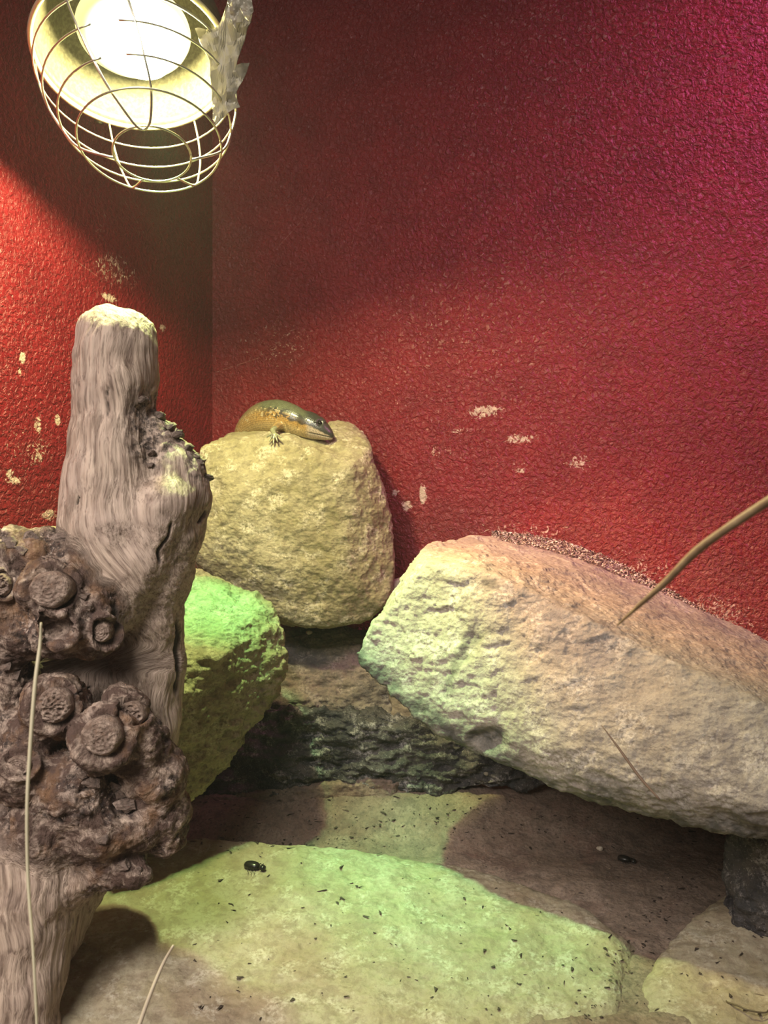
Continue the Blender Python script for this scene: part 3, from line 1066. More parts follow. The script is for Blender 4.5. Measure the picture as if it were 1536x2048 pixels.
def knot_mesh(kx, ky, ra, rb, kind):
    """cut branch end: a round disc with growth rings and cracks, facing the viewer"""
    d0 = None
    # march along the view ray to the wood surface
    ds = np.arange(0.82, 1.05, 0.001)
    pts = np.array([tuple(P(kx, ky, d)) for d in ds])
    f = wood_field(pts)
    hit = np.argmax(f < 0)
    d0 = ds[hit]
    c0 = P(kx, ky, d0)
    nr, na = 26, 72
    rr = np.linspace(0, 1, nr)[1:]
    aa = np.arange(na) * 2 * math.pi / na
    R_, A = np.meshgrid(rr, aa, indexing='ij')
    X = R_ * np.cos(A) * ra / F * d0 * 1.02
    Z = -R_ * np.sin(A) * rb / F * d0 * 1.02
    q3 = np.stack([X.ravel() + kx, Z.ravel() + ky, 0 * X.ravel()], 1)
    wob = 1 + 0.08 * pn(np.stack([np.cos(A).ravel() * 2 + kx, np.sin(A).ravel() * 2, 0 * A.ravel()], 1)).reshape(A.shape)
    X, Z = X * wob, Z * wob
    hgt = {'dome': 0.0070, 'crack': 0.0050, 'flat': 0.0005}[kind]
    Yv = -hgt * np.sqrt(np.clip(1 - R_ ** 2 * 0.9, 0, 1)) + 0.004 * sstep(0.86, 1.0, R_) + 0.004 * (R_ > 0.999)
    rings = 0.0003 * np.sin(R_ * 30 + 2 * pn(q3 * 30).reshape(R_.shape))
    cr = ridged(np.stack([X.ravel() * 130 + kx, Z.ravel() * 170, 0 * X.ravel() + ky], 1), 3).reshape(R_.shape)
    Yv = Yv + rings - (0.0032 if kind == 'crack' else 0.0010) * cr + (0.003 if kind == 'crack' else 0)
    Yv = Yv - 0.0005
    verts = [np.array([0, Yv[0].mean(), 0])] + list(np.stack([X, Yv, Z], -1).reshape(-1, 3))
    verts = np.array(verts) + np.array(c0)
    # rim skirt into the wood
    bm = bmesh.new()
    bv = [bm.verts.new(v) for v in verts]
    for k in range(na):
        bm.faces.new((bv[0], bv[1 + (k + 1) % na], bv[1 + k]))
    for i in range(nr - 2):
        for k in range(na):
            a, b_ = 1 + i * na + k, 1 + i * na + (k + 1) % na
            bm.faces.new((bv[a], bv[b_], bv[b_ + na], bv[a + na]))
    last = [bv[1 + (nr - 2) * na + k] for k in range(na)]
    back = [bm.verts.new(v.co + Vector((0, 0.012, 0))) for v in last]
    for k in range(na):
        bm.faces.new((last[k], last[(k + 1) % na], back[(k + 1) % na], back[k]))
    bm.faces.new(back)
    bmesh.ops.recalc_face_normals(bm, faces=bm.faces)
    me = bpy.data.meshes.new('knot')
    bm.to_mesh(me)
    bm.free()
    me.polygons.foreach_set('use_smooth', [True] * len(me.polygons))
    return me


wood_me = build_wood()
bp = basepoint(wood_me)
DW = empty('driftwood', bp)
tag(DW, 'gnarled grey brown driftwood trunk with knotted burls standing at the left', 'driftwood')
link('trunk', wood_me, m_wood, DW)
for k in KNOTS[:-1]:
    me = knot_mesh(*k)
    link('knot', me, m_knot, DW, basepoint(me))


def flake(pts, th, seed):
    """torn flake of bark: a small crumpled plate"""
    rr = random.Random(seed)
    bm = bmesh.new()
    vs = []
    for p in pts:
        vs.append(bm.verts.new(p + Vector((rr.uniform(-1, 1), rr.uniform(-1, 1), rr.uniform(-1, 1))) * 0.001))
        vs.append(bm.verts.new(p + Vector((0, th, rr.uniform(-1, 1) * 0.002))))
    bmesh.ops.convex_hull(bm, input=vs)
    bmesh.ops.subdivide_edges(bm, edges=bm.edges, cuts=3, use_grid_fill=True)
    me = bpy.data.meshes.new('bark_flake')
    bm.to_mesh(me)
    bm.free()
    c = coords(me)
    n = normals(me)
    setco(me, c + n * (0.0016 * fbm(c * 160 + seed, 3))[:, None])
    return me


m_bark = rock_mat('crumbling_bark', (0.115, 0.080, 0.060), (0.20, 0.145, 0.115), (0.035, 0.024, 0.020), (0.42, 0.33, 0.27), 0.6, 0.7, 40, 0.0016)
def fl(cx, cy, r, seed):
    rr = random.Random(seed)
    ds = np.arange(0.82, 1.05, 0.001)
    f = wood_field(np.array([tuple(P(cx, cy, d)) for d in ds]))
    d0 = ds[np.argmax(f < 0)] - 0.003
    a0 = rr.random() * 6
    pts = [P(cx + r * rr.uniform(0.5, 1.1) * math.cos(a0 + k * 1.05), cy + 0.7 * r * rr.uniform(0.5, 1.1) * math.sin(a0 + k * 1.05), d0 + rr.uniform(-0.003, 0.002)) for k in range(6)]
    me = flake(pts, 0.011, seed)
    link('bark_flake', me, m_bark, DW, basepoint(me))
for i, (x, y, r) in enumerate(((185, 1565, 24), (225, 1575, 20), (250, 1612, 26), (165, 1548, 20), (238, 1590, 16), (62, 1075, 26), (120, 1072, 24), (165, 1195, 14), (18, 1085, 26), (178, 1215, 13), (95, 1120, 20),
                               (340, 852, 12), (400, 925, 14), (285, 800, 13), (300, 905, 11), (70, 1630, 16), (20, 1615, 16), (205, 1680, 18), (10, 1330, 24), (30, 1350, 16), (150, 1645, 14), (45, 1100, 16), (352, 868, 15), (372, 893, 13), (412, 955, 14), (392, 912, 12), (318, 830, 12), (300, 930, 10), (275, 1742, 14), (240, 1735, 16))):
    fl(x, y, r, i + 1)

P = P0
# ------------------------------------------------------------------ heat lamp
lamp = empty('heat_lamp', LAMP_C)
tag(lamp, 'glowing round dome heat lamp with a wire guard hanging top left', 'lamp')
LX = Vector((1, 0, 0))
LX = (LX - AX * LX.dot(AX)).normalized()
LY = AX.cross(LX)          # towards the far side
if LY.y < 0:
    LY = -LY


def L3(r, a, t):
    """lamp space: radius r, angle a (0 = right, 90 = far), t along the axis out of the dome"""
    return LAMP_C + LX * (r * math.cos(a)) + LY * (r * math.sin(a)) + AX * t


def revolve(name, prof, seg=96, closed=False):
    bm = bmesh.new()
    rings = [[bm.verts.new(L3(r, 2 * math.pi * k / seg, t)) for k in range(seg)] for r, t in prof]
    for a, b in zip(rings, rings[1:]):
        for k in range(seg):
            bm.faces.new((a[k], a[(k + 1) % seg], b[(k + 1) % seg], b[k]))
    if closed:
        for k in range(seg):
            bm.faces.new((rings[-1][k], rings[-1][(k + 1) % seg], rings[0][(k + 1) % seg], rings[0][k]))
    else:
        if prof[0][0] < 0.03:
            bm.faces.new(rings[0])
        if prof[-1][0] < 0.03:
            bm.faces.new(rings[-1])
    bmesh.ops.recalc_face_normals(bm, faces=bm.faces)
    me = bpy.data.meshes.new(name)
    bm.to_mesh(me)
    bm.free()
    me.polygons.foreach_set('use_smooth', [True] * len(me.polygons))
    return me


R0 = 0.1095
prof = []
for k in range(15):      # inside of the dome
    a = k / 14 * math.pi / 2
    prof.append((0.028 + (R0 - 0.029) * math.cos(a), -0.115 * math.sin(a) ** 1.0))
outer = [(r + 0.0016, t - 0.0012) for r, t in prof[::-1]]
b = NB('spun_aluminium')
mott = b.ramp(b.noise(240, 4, 0.6), [(0.42, 0), (0.62, 1)])
m_dome = b.out(Base_Color=b.mix(mott, (0.055, 0.049, 0.031), (0.10, 0.09, 0.06)), Metallic=0.0, Roughness=0.42)
dome = link('lamp_shade', revolve('lamp_shade', prof + outer, closed=True), m_dome, lamp)
m_wire = plain('bright_wire', (0.72, 0.70, 0.58), 0.28, 0.9)
rim = [(R0 + 0.0018 + 0.0032 * math.cos(a), 0.0032 * math.sin(a)) for a in [2 * math.pi * k / 10 for k in range(10)]]
link('rim', revolve('rim', rim, closed=True), plain('rolled_rim_metal', (0.72, 0.68, 0.48), 0.35, 0.6), lamp)
link('socket', revolve('socket', [(0.001, -0.19), (0.026, -0.188), (0.029, -0.18), (0.029, -0.118), (0.024, -0.112), (0.001, -0.111)]), plain('dark_socket', (0.06, 0.055, 0.05), 0.5), lamp)
# bulb: reflector body, pebbled glass ring, glowing face
BR = 0.065
link('bulb', revolve('bulb', [(0.013, -0.108), (0.016, -0.100), (0.034, -0.085), (0.054, -0.060), (BR, -0.042), (BR + 0.001, -0.038), (BR - 0.001, -0.032), (0.057, -0.026), (0.046, -0.0200), (0.034, -0.0165)]),
     None, lamp)
bulb = lamp.children[-1]
b = NB('pebbled_glass')
m_glass = b.out(Base_Color=(0.62, 0.72, 0.60, 1), Roughness=0.25, Normal=b.bump(b.vor(260), 0.002, 1.0))
bulb.data.materials.append(m_glass)
BOFF = LX * 0.014 + AX * 0.008
bulb.location += BOFF
face = link('bulb_face', revolve('bulb_face', [(0.0345, -0.0165), (0.0335, -0.009), (0.030, -0.002), (0.023, 0.004), (0.013, 0.0075), (0.001, 0.009)], 48), None, bulb, LAMP_C)
face.location = (0, 0, 0)
b = NB('glowing_face')
b.b.inputs['Emission Color'].default_value = (1.0, 0.93, 0.44, 1)
b.b.inputs['Emission Strength'].default_value = 780
face.data.materials.append(b.out(Base_Color=(1, 1, 0.9, 1)))

# wire guard, bent a little to the right
LP = L3


def L3(r, a, t):
    return LP(r, a, t) + LX * 0.20 * max(t, 0)




def ringarc(r, t, a0, a1, n=60):
    return [L3(r, math.radians(a0 + (a1 - a0) * k / n), t) for k in range(n + 1)]


WR = 0.00125
GAP0, GAP1 = -114, -80          # the open stretch between the legs of the U wire (near side)
RINGS = [(0.112, 0.032), (0.106, 0.068), (0.094, 0.102), (0.078, 0.129)]
guard_rings = [(ringarc(r, t, GAP1 - 9, 360 + GAP0 + 9), WR) for r, t in RINGS[:3]]
guard_rings.append((ringarc(0.078, 0.131, 0, 360, 72), WR))
guard_rings.append((ringarc(0.042, 0.147, 0, 360, 48), WR))


def meridian(a, t0=-0.004):
    ctrl = [(0.1135, t0), (0.1125, 0.032), (0.1065, 0.068), (0.0945, 0.102), (0.0785, 0.1305), (0.042, 0.1485)]
    return [L3(p[0], math.radians(a), p[1]) for p in spline(ctrl, 6)]


for g in guard_rings:
    link('guard_ring', tube_mesh('guard_ring', [g], 8), m_wire, lamp)
for a in (12, 62, 118, 178):
    link('guard_wire', tube_mesh('guard_wire', [(meridian(a), WR * 1.1)], 8), m_wire, lamp)
# U shaped wire crossing the near side
uw = [L3(p[0], math.radians(p[1]), p[2]) for p in spline([(0.113, -116, -0.002), (0.112, -115, 0.033), (0.106, -113, 0.068), (0.094, -111, 0.101), (0.074, -108, 0.129), (0.050, -101, 0.148),
                                                           (0.042, -91, 0.152), (0.050, -80, 0.148), (0.074, -76, 0.129), (0.094, -78, 0.101), (0.106, -80, 0.068), (0.112, -82, 0.033)], 8)]
link('guard_wire', tube_mesh('guard_wire', [(uw, WR * 1.1)], 8), m_wire, lamp)
L3 = LP
# clip screw on the far rim
sc = P(196, 240, 1.19)
link('clip_screw', tube_mesh('clip_screw', [([sc + Vector((-0.004, 0, 0)), sc + Vector((0.006, 0, -0.001))], [0.0035, 0.0045])], 12), plain('dark_screw', (0.05, 0.045, 0.03), 0.4, 0.5), lamp)

# hanging cable above the lamp
cab = tube_mesh('lamp_cable', [([L3(0, 0, -0.188), L3(0, 0, -0.22), L3(0.0, 0, -0.26) + Vector((0, 0.02, 0.03)), Vector((-0.30, 1.25, 1.4)), Vector((-0.30, 1.27, 1.72))], 0.0032)])
link('cable', cab, plain('black_cable', (0.02, 0.02, 0.02), 0.5), lamp)

# torn tape hanging over the right of the lamp


def sheet(name, outline, holes_pts, th, crumple, m, seed):
    """thin crumpled sheet with a torn outline given as world points"""
    bm = bmesh.new()
    vs = [bm.verts.new(p) for p in outline]
    bm.faces.new(vs)
    bmesh.ops.triangulate(bm, faces=bm.faces)
    for _ in range(4):
        bmesh.ops.subdivide_edges(bm, edges=[e for e in bm.edges if e.calc_length() > 0.003], cuts=1)
        bmesh.ops.triangulate(bm, faces=[f for f in bm.faces if len(f.verts) > 3])
    me = bpy.data.meshes.new(name)
    bm.to_mesh(me)
    bm.free()
    c = coords(me)
    c[:, 1] += crumple * (ridged(c * 28 + seed, 2) + 0.5 * fbm(c * 80 + seed, 2))
    c[:, 0] += crumple * 0.25 * pn(c * 90)
    setco(me, c)
    bm = bmesh.new()
    bm.from_mesh(me)
    r = bmesh.ops.extrude_face_region(bm, geom=bm.faces[:])
    for e in r['geom']:
        if isinstance(e, bmesh.types.BMVert):
            e.co.y += th
    bmesh.ops.recalc_face_normals(bm, faces=bm.faces)
    bm.to_mesh(me)
    bm.free()
    return me


b = NB('dull_foil')
m_tape = b.out(Base_Color=b.mix(b.noise(60, 4), (0.19, 0.17, 0.12), (0.33, 0.30, 0.23)), Roughness=0.5, Metallic=0.2)
pts = [(388, 52), (410, 55), (436, 45), (447, 18), (455, -10), (500, -20), (505, 20), (498, 40), (480, 42), (474, 55), (468, 78), (455, 78), (450, 110), (452, 128), (470, 130), (498, 122), (492, 134), (476, 140), (472, 165), (470, 190), (479, 210), (466, 206),
       (455, 225), (442, 232), (430, 250), (424, 235), (428, 205), (424, 160), (418, 120), (404, 95), (396, 75)]
tape = sheet('torn_tape', [P(x, y, 1.03) for x, y in pts], None, 0.0006, 0.005, m_tape, 3)
o = link('torn_tape', tape, m_tape, None, P(440, 100, 1.0))
tag(o, 'torn crumpled grey foil tape dangling at the right of the lamp', 'tape')
pts = [(452, -20), (470, -30), (500, -10), (506, 18), (498, 40), (486, 28), (478, 10), (468, 50), (458, 30)]
o = link('torn_tape', sheet('torn_tape', [P(x, y, 0.985) for x, y in pts], None, 0.0006, 0.008, m_tape, 8), None, None, P(480, 0, 0.985))
o.data.materials.append(m_tape)
tag(o, 'small curled scrap of foil at the top edge above the torn tape', 'tape')

# ------------------------------------------------------------------ lizard
P0 = P


def P(px, py, d):
    return P0(px, py, d * 1.03)


LZ = empty('lizard', P(560, 880, 1.49))
tag(LZ, 'stout glossy lizard with dark head lying on the yellow boulder', 'lizard')
# spine: px, py, depth, half width px, half height px
SP = [(520, 935, 1.60, 20, 18), (496, 900, 1.585, 25, 24), (497, 864, 1.555, 29, 29), (520, 840, 1.525, 30, 34), (552, 833, 1.50, 30, 35), (580, 838, 1.485, 27, 32), (602, 846, 1.478, 25, 27.5), (620, 851, 1.472, 26, 27.5),
      (637, 858, 1.466, 21, 22), (651, 866, 1.461, 14.5, 14.5), (659, 871, 1.458, 9, 9), (663, 874, 1.457, 4, 5)]
SPL = spline(SP, 6)
SC = np.array([tuple(P(s[0], s[1], s[2])) for s in SPL])
SW = np.array([s[3] / F * 1.5 for s in SPL])
SH = np.array([s[4] / F * 1.5 for s in SPL])
ST = np.gradient(SC, axis=0)
ST /= np.linalg.norm(ST, axis=1)[:, None]
SARC = np.concatenate([[0], np.cumsum(np.linalg.norm(np.diff(SC, axis=0), axis=1))])


def liz_field(p):
    r = np.full(len(p), 1.0)
    # nearest spine sample with ellipse section
    for i in range(len(SC) - 1):
        a, b_ = SC[i], SC[i + 1]
        ab = b_ - a
        t = np.clip(((p - a) @ ab) / (ab @ ab), 0, 1)
        c = a + t[:, None] * ab
        v = p - c
        w_ = SW[i] + (SW[i + 1] - SW[i]) * t
        h_ = SH[i] + (SH[i + 1] - SH[i]) * t
        # flatten vertically relative to width using world up; belly flatter than back
        vz = v[:, 2] / (h_ / w_)
        q = np.sqrt(v[:, 0] ** 2 + v[:, 1] ** 2 + vz ** 2)
        r = np.minimum(r, (q - w_))
    # legs
    for a, b_, ra, rb in LEG:
        r = smin(r, cone_sdf(p, a, b_, ra, rb), 0.0022 if ra > 0.002 else 0.0006)
    return r


LEG = []


def leg(nodes):
    for a, b_ in zip(nodes, nodes[1:]):
        LEG.append((np.array(P(*a[:3])), np.array(P(*b_[:3])), a[3] / F * 1.46, b_[3] / F * 1.46))


leg([(560, 852, 1.472, 9), (553, 853, 1.462, 7), (546, 861, 1.446, 5.4), (548, 868, 1.437, 4.6)])
for tx, ty in ((534, 874), (539, 882), (547, 887), (555, 883), (562, 875)):
    leg([(548, 868, 1.437, 3.2), ((548 + tx) / 2, (868 + ty) / 2 - 2, 1.431, 2.2), (tx, ty, 1.427, 1.5)])
leg([(640, 850, 1.50, 8), (652, 862, 1.505, 5), (660, 878, 1.50, 4)])
v, q = nets(liz_field, SC.min(0) - np.array([0.03, 0.07, 0.035]), SC.max(0) + 0.035, 0.0009)
lme = mesh_np('body', v, q)
c = coords(lme)
D2 = np.linalg.norm(c[:, None, :] - SC[None], axis=2)
ni = D2.argmin(1)
u = SARC[ni] / SARC[-1]
# smooth arc length by projection
tt = SARC[ni] + ((c - SC[ni]) * ST[ni]).sum(1)
side = np.cross(ST[ni], np.array([0, 0, 1.0]))
side /= np.linalg.norm(side, axis=1)[:, None]
upv = np.cross(side, ST[ni])
vv = c - SC[ni]
ang = np.arctan2((vv * upv).sum(1), (vv * side).sum(1))       # 90 deg = back, 0 / 180 = flanks
n = normals(lme)
px = 768 + c[:, 0] / c[:, 1] * F
py = 1024 - (c[:, 2] - CAMZ) / c[:, 1] * F
d = np.zeros(len(c))
# mouth line, eye socket, ear, neck fold
vx, vy = px, py
mouth = (sstep(2.0, 0.6, np.abs(py - (864 + (px - 612) * 0.22))) * sstep(612, 622, px))
d -= 0.0009 * mouth * (c[:, 1] < 1.03 * 1.475)
d -= 0.0016 * sstep(8, 3, np.hypot(px - 640, py - 846)) * (c[:, 1] < 1.03 * 1.475)
d += 0.0014 * sstep(6, 2, np.abs(np.hypot(px - 640, py - 846) - 8)) * (py < 846) * (c[:, 1] < 1.03 * 1.475)
d -= 0.0022 * sstep(4, 1, np.abs(px - 597 + (py - 850) * 0.1)) * sstep(10, 3, np.abs(py - 852)) * (c[:, 1] < 1.03 * 1.48)
d -= 0.0012 * sstep(4, 1, np.abs((px - 571) - (py - 850) * 0.45)) * sstep(840, 850, py) * (c[:, 1] < 1.03 * 1.48)
setco(lme, c + n * d[:, None])
sk = np.stack([tt, ang, u], 1)
a_ = lme.attributes.new('skin', 'FLOAT_VECTOR', 'POINT')
a_.data.foreach_set('vector', sk.astype(np.float32).ravel())
# pattern: back green-brown, flank ochre with dark bars, throat pale, head dark
sn = np.sin(ang)
base = np.zeros((len(c), 3))
nz = pn(c * 160)
back = np.array([0.16, 0.18, 0.10])
ochre = np.array([0.50, 0.31, 0.09])
belly = np.array([0.55, 0.42, 0.20])
dark = np.array([0.035, 0.04, 0.035])
pale = np.array([0.60, 0.50, 0.38])
headm = sstep(600, 622, px)
t_b = sstep(0.15, 0.55, sn + 0.08 * nz)[:, None]
t_l = sstep(-0.1, -0.7, sn)[:, None]
base = ochre * (1 - t_b) + back * t_b
base = base * (1 - t_l) + belly * t_l
rearm = sstep(530, 500, px)[:, None]
base = base * (1 - 0.6 * rearm) + np.array([0.40, 0.28, 0.12]) * 0.6 * rearm
# dark band from the flank forward to the eye
bandc = 0.28 + 0.08 * np.sin(tt * 300)
band = sstep(0.42, 0.22, np.abs(sn - bandc)) * sstep(490, 555, px)
sc_cells = worley(np.stack([tt * 420, ang * 7.0, 0 * tt], 1))[2]
band = band * np.where(px < 590, (sc_cells > 0.30), 1.0)
base = base * (1 - 0.92 * band[:, None]) + dark * 0.92 * band[:, None]
hd = (headm * sstep(-0.15, 0.15, sn + 0.10 * nz + 0.5 * sstep(640, 662, px)))[:, None]
base = base * (1 - 0.88 * hd) + dark * 0.88 * hd
jaw = (sstep(608, 620, px) * sstep(0.15, -0.1, sn + 0.1 * nz))[:, None]
base = base * (1 - jaw) + pale * jaw
spots = ((sc_cells > 0.82) & (sn > -0.3) & (sn < 0.6) & (px < 560))[:, None]
base = np.where(spots, np.array([0.62, 0.52, 0.30]), base)
base = base * (1 - 0.8 * mouth[:, None]) + dark * 0.8 * mouth[:, None]
legm = ((c[:, 1] < 1.03 * 1.452) & (px < 566) & (py > 852))[:, None]
base = np.where(legm, np.array([0.34, 0.36, 0.20]), base)
ca = lme.color_attributes.new('pattern', 'FLOAT_COLOR', 'POINT')
ca.data.foreach_set('color', np.concatenate([base, np.ones((len(c), 1))], 1).astype(np.float32).ravel())
b = NB('glossy_scales')
vec = b.map(b.attr('skin', 'Vector'), scale=(420, 7, 0))
cell = b.vor(1.0, vec, rnd=0.35)
colr = b.mix(b.ramp(cell, [(0.30, 0), (0.62, 0.55)]), b.attr('pattern', 'Color'), (0.04, 0.035, 0.02))
m_liz = b.out(Base_Color=colr, Roughness=0.30, Normal=b.bump(cell, 0.0006, 0.5))
b.b.inputs['Coat Weight'].default_value = 0.4
b.b.inputs['Coat Roughness'].default_value = 0.15
BODY = link('body', lme, m_liz, LZ)


def ball(name, c, r, m, parent, scale=(1, 1, 1)):
    bm = bmesh.new()
    bmesh.ops.create_uvsphere(bm, u_segments=20, v_segments=14, radius=r)
    for v_ in bm.verts:
        v_.co = Vector((v_.co.x * scale[0], v_.co.y * scale[1], v_.co.z * scale[2])) + Vector(c)
    me = bpy.data.meshes.new(name)
    bm.to_mesh(me)
    bm.free()
    me.polygons.foreach_set('use_smooth', [True] * len(me.polygons))
    return link(name, me, m, parent)


ds = np.arange(1.40, 1.52, 0.0005)
ff = liz_field(np.array([tuple(P(640, 846, x)) for x in ds]))
ball('eye', P(640, 846, ds[np.argmax(ff < 0)] + 0.0022), 0.0036, plain('dark_eye', (0.01, 0.008, 0.006), 0.08), BODY)
ff = liz_field(np.array([tuple(P(656, 862, x)) for x in ds]))
ball('nostril', P(657, 865, ds[np.argmax(ff < 0)] + 0.0005), 0.0009, plain('nostril_black', (0.01, 0.01, 0.01), 0.6), BODY)

P = P0
# ------------------------------------------------------------------ straws
m_straw = plain('dry_straw', (0.50, 0.36, 0.20), 0.6, noise=(120, (0.36, 0.24, 0.13)))


def straw(name, pts, rad, label, m=m_straw):
    sp = spline([tuple(P(*p)) for p in pts], 6)
    n_ = len(sp)
    rr = [np.interp(k / (n_ - 1), np.linspace(0, 1, len(rad)), rad) for k in range(n_)]
    me = tube_mesh(name, [(sp, rr)], 8)
    o = link(name, me, m, None, sp[0])
    return tag(o, label, 'straw')


straw('straw', [(1700, 900, .40), (1536, 1003, .45), (1450, 1060, .47), (1390, 1105, .49), (1330, 1165, .51), (1285, 1205, .53), (1235, 1250, .56)], [0.0025, 0.0023, 0.0021, 0.0022, 0.0018, 0.0014, 0.0005],
      'thick dry straw reaching in from the right edge in front of the wall')
straw('straw', [(82, 1245, .70), (80, 1290, .70), (70, 1370, .69), (60, 1500, .68), (54, 1620, .67), (56, 1760, .66), (66, 1900, .64), (74, 2060, .62), (80, 2200, .60)], [0.0008, 0.0015, 0.0015, 0.0013, 0.0011, 0.0009, 0.0007],
      'long thin pale straw standing upright in front of the driftwood burl', plain('pale_straw', (0.42, 0.38, 0.25), 0.6))
straw('straw', [(347, 1890, .80), (325, 1930, .80), (300, 1990, .79), (275, 2060, .78), (240, 2160, .76)], [0.0010, 0.0016, 0.0018, 0.0018],
      'short pale straw poking up from the bottom edge at the left', plain('grey_straw', (0.46, 0.38, 0.28), 0.6))
straw('straw', [(1203, 1450, 0.96), (1240, 1500, 0.95), (1280, 1555, 0.94), (1320, 1600, 0.93)], [0.0004, 0.0012, 0.0015, 0.0008],
      'thin brown straw standing out before the face of the tilted boulder', plain('brown_straw', (0.20, 0.13, 0.09), 0.6))

# ------------------------------------------------------------------ small things on the ground
bpy.context.view_layer.update()
DG = bpy.context.evaluated_depsgraph_get()


def land(px, py, lift=0.0):
    o = Vector((0, 0, CAMZ))
    dr = (P(px, py, 1) - o).normalized()
    ok, loc, nn, *_ = S.ray_cast(DG, o + dr * 0.55, dr)
    return loc + nn * lift, nn


def pebble(px, py, r, m, label, seed, sx=1.0):
    loc, nn = land(px, py)
    bm = bmesh.new()
    bmesh.ops.create_icosphere(bm, subdivisions=3, radius=r)
    for v_ in bm.verts:
        v_.co.x *= sx
        v_.co.z *= 0.75
        v_.co *= 1 + 0.18 * math.sin(v_.co.x / r * 2 + seed) * math.cos(v_.co.y / r * 3 + seed)
        v_.co += loc + Vector((0, 0, r * 0.55))
    me = bpy.data.meshes.new('pebble')
    bm.to_mesh(me)
    bm.free()
    me.polygons.foreach_set('use_smooth', [True] * len(me.polygons))
    return tag(link('pebble', me, m, None, loc), label, 'pebble')


m_peb = plain('white_pebble', (0.66, 0.60, 0.48), 0.6, noise=(300, (0.5, 0.42, 0.3)))
pebble(1200, 1700, 0.0042, m_peb, 'small white pebble on the brown ground below the tilted boulder', 1, 1.2)
pebble(618, 1268, 0.0048, m_peb, 'tiny pale pebble at the foot of the yellow boulder', 2, 1.1)
pebble(647, 1262, 0.0030, plain('grey_pebble', (0.25, 0.22, 0.18), 0.7), 'tiny dark pebble beside the pale one under the yellow boulder', 3)
pebble(972, 1550, 0.0038, plain('buff_pebble', (0.35, 0.3, 0.22), 0.7), 'small pebble in the deep shade under the tilted boulder', 4)

m_beetle = plain('black_beetle', (0.018, 0.016, 0.013), 0.28)


def beetle(px, py, rz, label, L=0.019):
    loc, nn = land(px, py)
    root = empty('beetle', loc)
    tag(root, label, 'beetle', 'dead beetles on the stones')
    R_ = Matrix.Rotation(rz, 3, 'Z')

    def ell(name, c, s, parent=root):
        bm = bmesh.new()
        bmesh.ops.create_uvsphere(bm, u_segments=24, v_segments=14, radius=1)
        for v_ in bm.verts:
            x = Vector((v_.co.x * s[0] * (1 - 0.25 * v_.co.x * v_.co.x), v_.co.y * s[1], v_.co.z * s[2])) + Vector(c)
            v_.co = R_ @ x + loc
        me = bpy.data.meshes.new(name)
        bm.to_mesh(me)
        bm.free()
        me.polygons.foreach_set('use_smooth', [True] * len(me.polygons))
        return link(name, me, m_beetle, parent)
    ell('abdomen', (-0.003, 0, 0.0035), (L * 0.78, L * 0.40, L * 0.30))
    ell('head', (L * 0.72, 0, 0.003), (L * 0.26, L * 0.24, L * 0.2))
    for s in (-1, 1):
        for k, x in enumerate((-0.004, 0.001, 0.005)):
            pts_ = [Vector((x, s * L * 0.25, 0.003)), Vector((x + 0.002, s * L * 0.6, 0.0035)), Vector((x + 0.004, s * L * 0.8, 0.0006))]
            link('leg', tube_mesh('leg', [([R_ @ p + loc for p in pts_], 0.0004)], 5), m_beetle, root)
    return root


beetle(508, 1737, -0.45, 'dead black beetle on the lit foreground slab at left')
beetle(1252, 1723, -0.65, 'dead black beetle on the brown ground at right', 0.016)

# curl of dry grass bottom right
loc, nn = land(1500, 2010)
pts = [loc + Vector((0.022 * math.cos(a) * (1 + 0.15 * math.sin(3 * a)), 0.018 * math.sin(a), 0.002 + 0.002 * math.sin(a * 2))) for a in [0.4 + k * 0.18 for k in range(30)]]
tag(link('grass_curl', tube_mesh('grass_curl', [(pts, 0.0009)], 6), plain('dark_grass', (0.12, 0.09, 0.05), 0.6), None, loc), 'curled blade of dark dry grass lying at the lower right corner', 'grass')

# a fleck of straw beside a beetle
# crumbs of bark, grit and dry leaf scattered over the stones


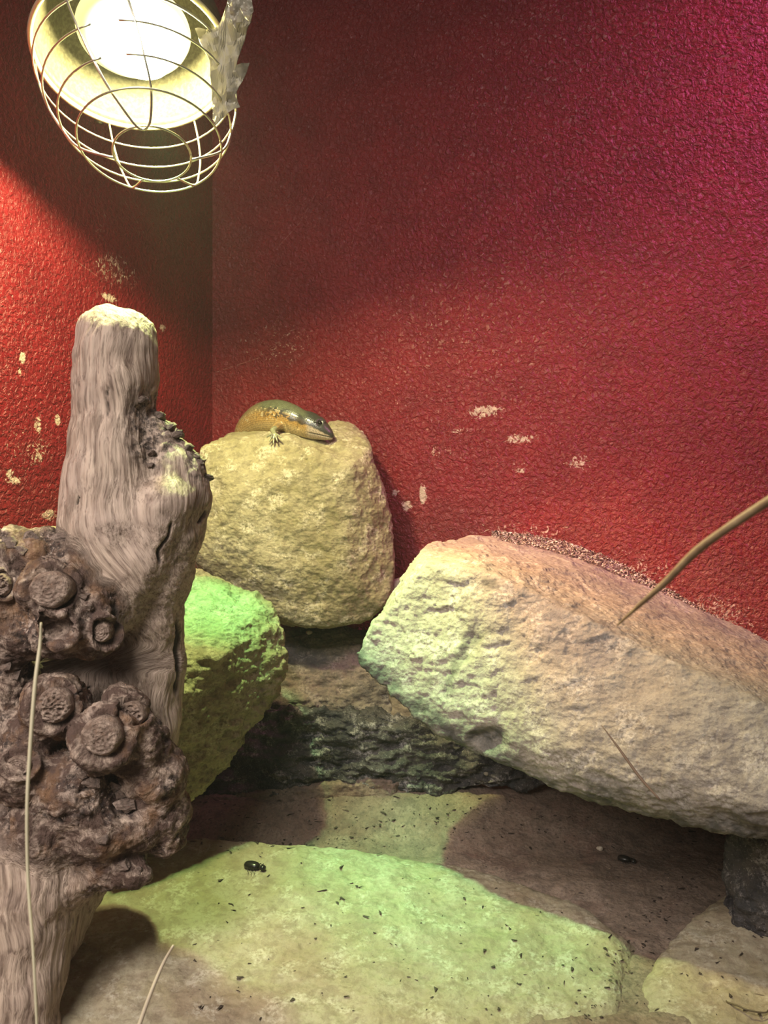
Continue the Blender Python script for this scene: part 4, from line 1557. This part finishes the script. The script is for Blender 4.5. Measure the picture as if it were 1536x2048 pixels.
def crumbs(name, n_, region, m, label, sizes, seed, weight=None):
    rr = random.Random(seed)
    bm = bmesh.new()
    k = 0
    tries = 0
    while k < n_ and tries < n_ * 6:
        tries += 1
        x, y = rr.uniform(region[0], region[2]), rr.uniform(region[1], region[3])
        if weight and rr.random() > weight(x, y):
            continue
        o = Vector((0, 0, CAMZ))
        dr = (P(x, y, 1) - o).normalized()
        ok, loc, nn, _, ob, _ = S.ray_cast(DG, o + dr * 0.55, dr)
        if not ok or nn.z < 0.55 or not (ob.name.startswith('floor') or ob.name.startswith('stone_slab') or ob.name.startswith('flat_stone')):
            continue
        k += 1
        r = rr.choice(sizes)
        a = rr.uniform(0, 3.14)
        e = rr.uniform(1.0, 3.2)
        vs = []
        for _ in range(6):
            q_ = Vector((rr.uniform(-1, 1) * r * e, rr.uniform(-1, 1) * r, 0))
            q_ = Vector((q_.x * math.cos(a) - q_.y * math.sin(a), q_.x * math.sin(a) + q_.y * math.cos(a), rr.uniform(0, 0.8) * r))
            vs.append(bm.verts.new(loc + q_ + nn * 0.0001))
        bmesh.ops.convex_hull(bm, input=vs)
    me = bpy.data.meshes.new(name)
    bm.to_mesh(me)
    bm.free()
    return tag(link(name, me, m), label, 'debris', kind='stuff')


crev = lambda x, y: 0.12 + 0.88 * math.exp(-(((x - 1290) + (y - 1860) * 0.75) / 60) ** 2) if 1150 < x < 1450 else (0.9 if y < 1700 else 0.14)
crumbs('dark_debris', 700, (380, 1590, 1536, 2040), plain('dark_crumbs', (0.05, 0.035, 0.025), 0.8), 'dark crumbs of bark and dry leaf scattered over the ground and slabs', (0.0008, 0.0011, 0.0016, 0.0026), 3, crev)
crumbs('pale_debris', 220, (380, 1590, 1536, 2040), plain('pale_crumbs', (0.42, 0.32, 0.22), 0.8), 'pale crumbs of grit scattered over the ground and slabs', (0.0005, 0.0007, 0.0010), 4, crev)

for o in bpy.data.objects:
    if '_w' in o:
        del o['_w']

# thin haze added as a volume, standing in for the lamp's lens glare
hm = bpy.data.materials.new('bloom_scatter')
hm.use_nodes = True
nt = hm.node_tree
nt.nodes.remove(nt.nodes['Principled BSDF'])
vs_ = nt.nodes.new('ShaderNodeVolumeScatter')
vs_.inputs['Density'].default_value = 0.014
vs_.inputs['Anisotropy'].default_value = 0.0
nt.links.new(vs_.outputs[0], nt.nodes['Material Output'].inputs['Volume'])
bm = bmesh.new()
hv = [bm.verts.new((x, y, z)) for x in (-0.9, 1.3) for y in (0.3, 1.9) for z in (-0.25, 1.74)]
bmesh.ops.convex_hull(bm, input=hv)
me = bpy.data.meshes.new('bloom')
bm.to_mesh(me)
bm.free()
hz = link('bloom', me, hm)
tag(hz, 'faint haze added around the lamp to stand in for lens glare', 'bloom', kind='stuff')
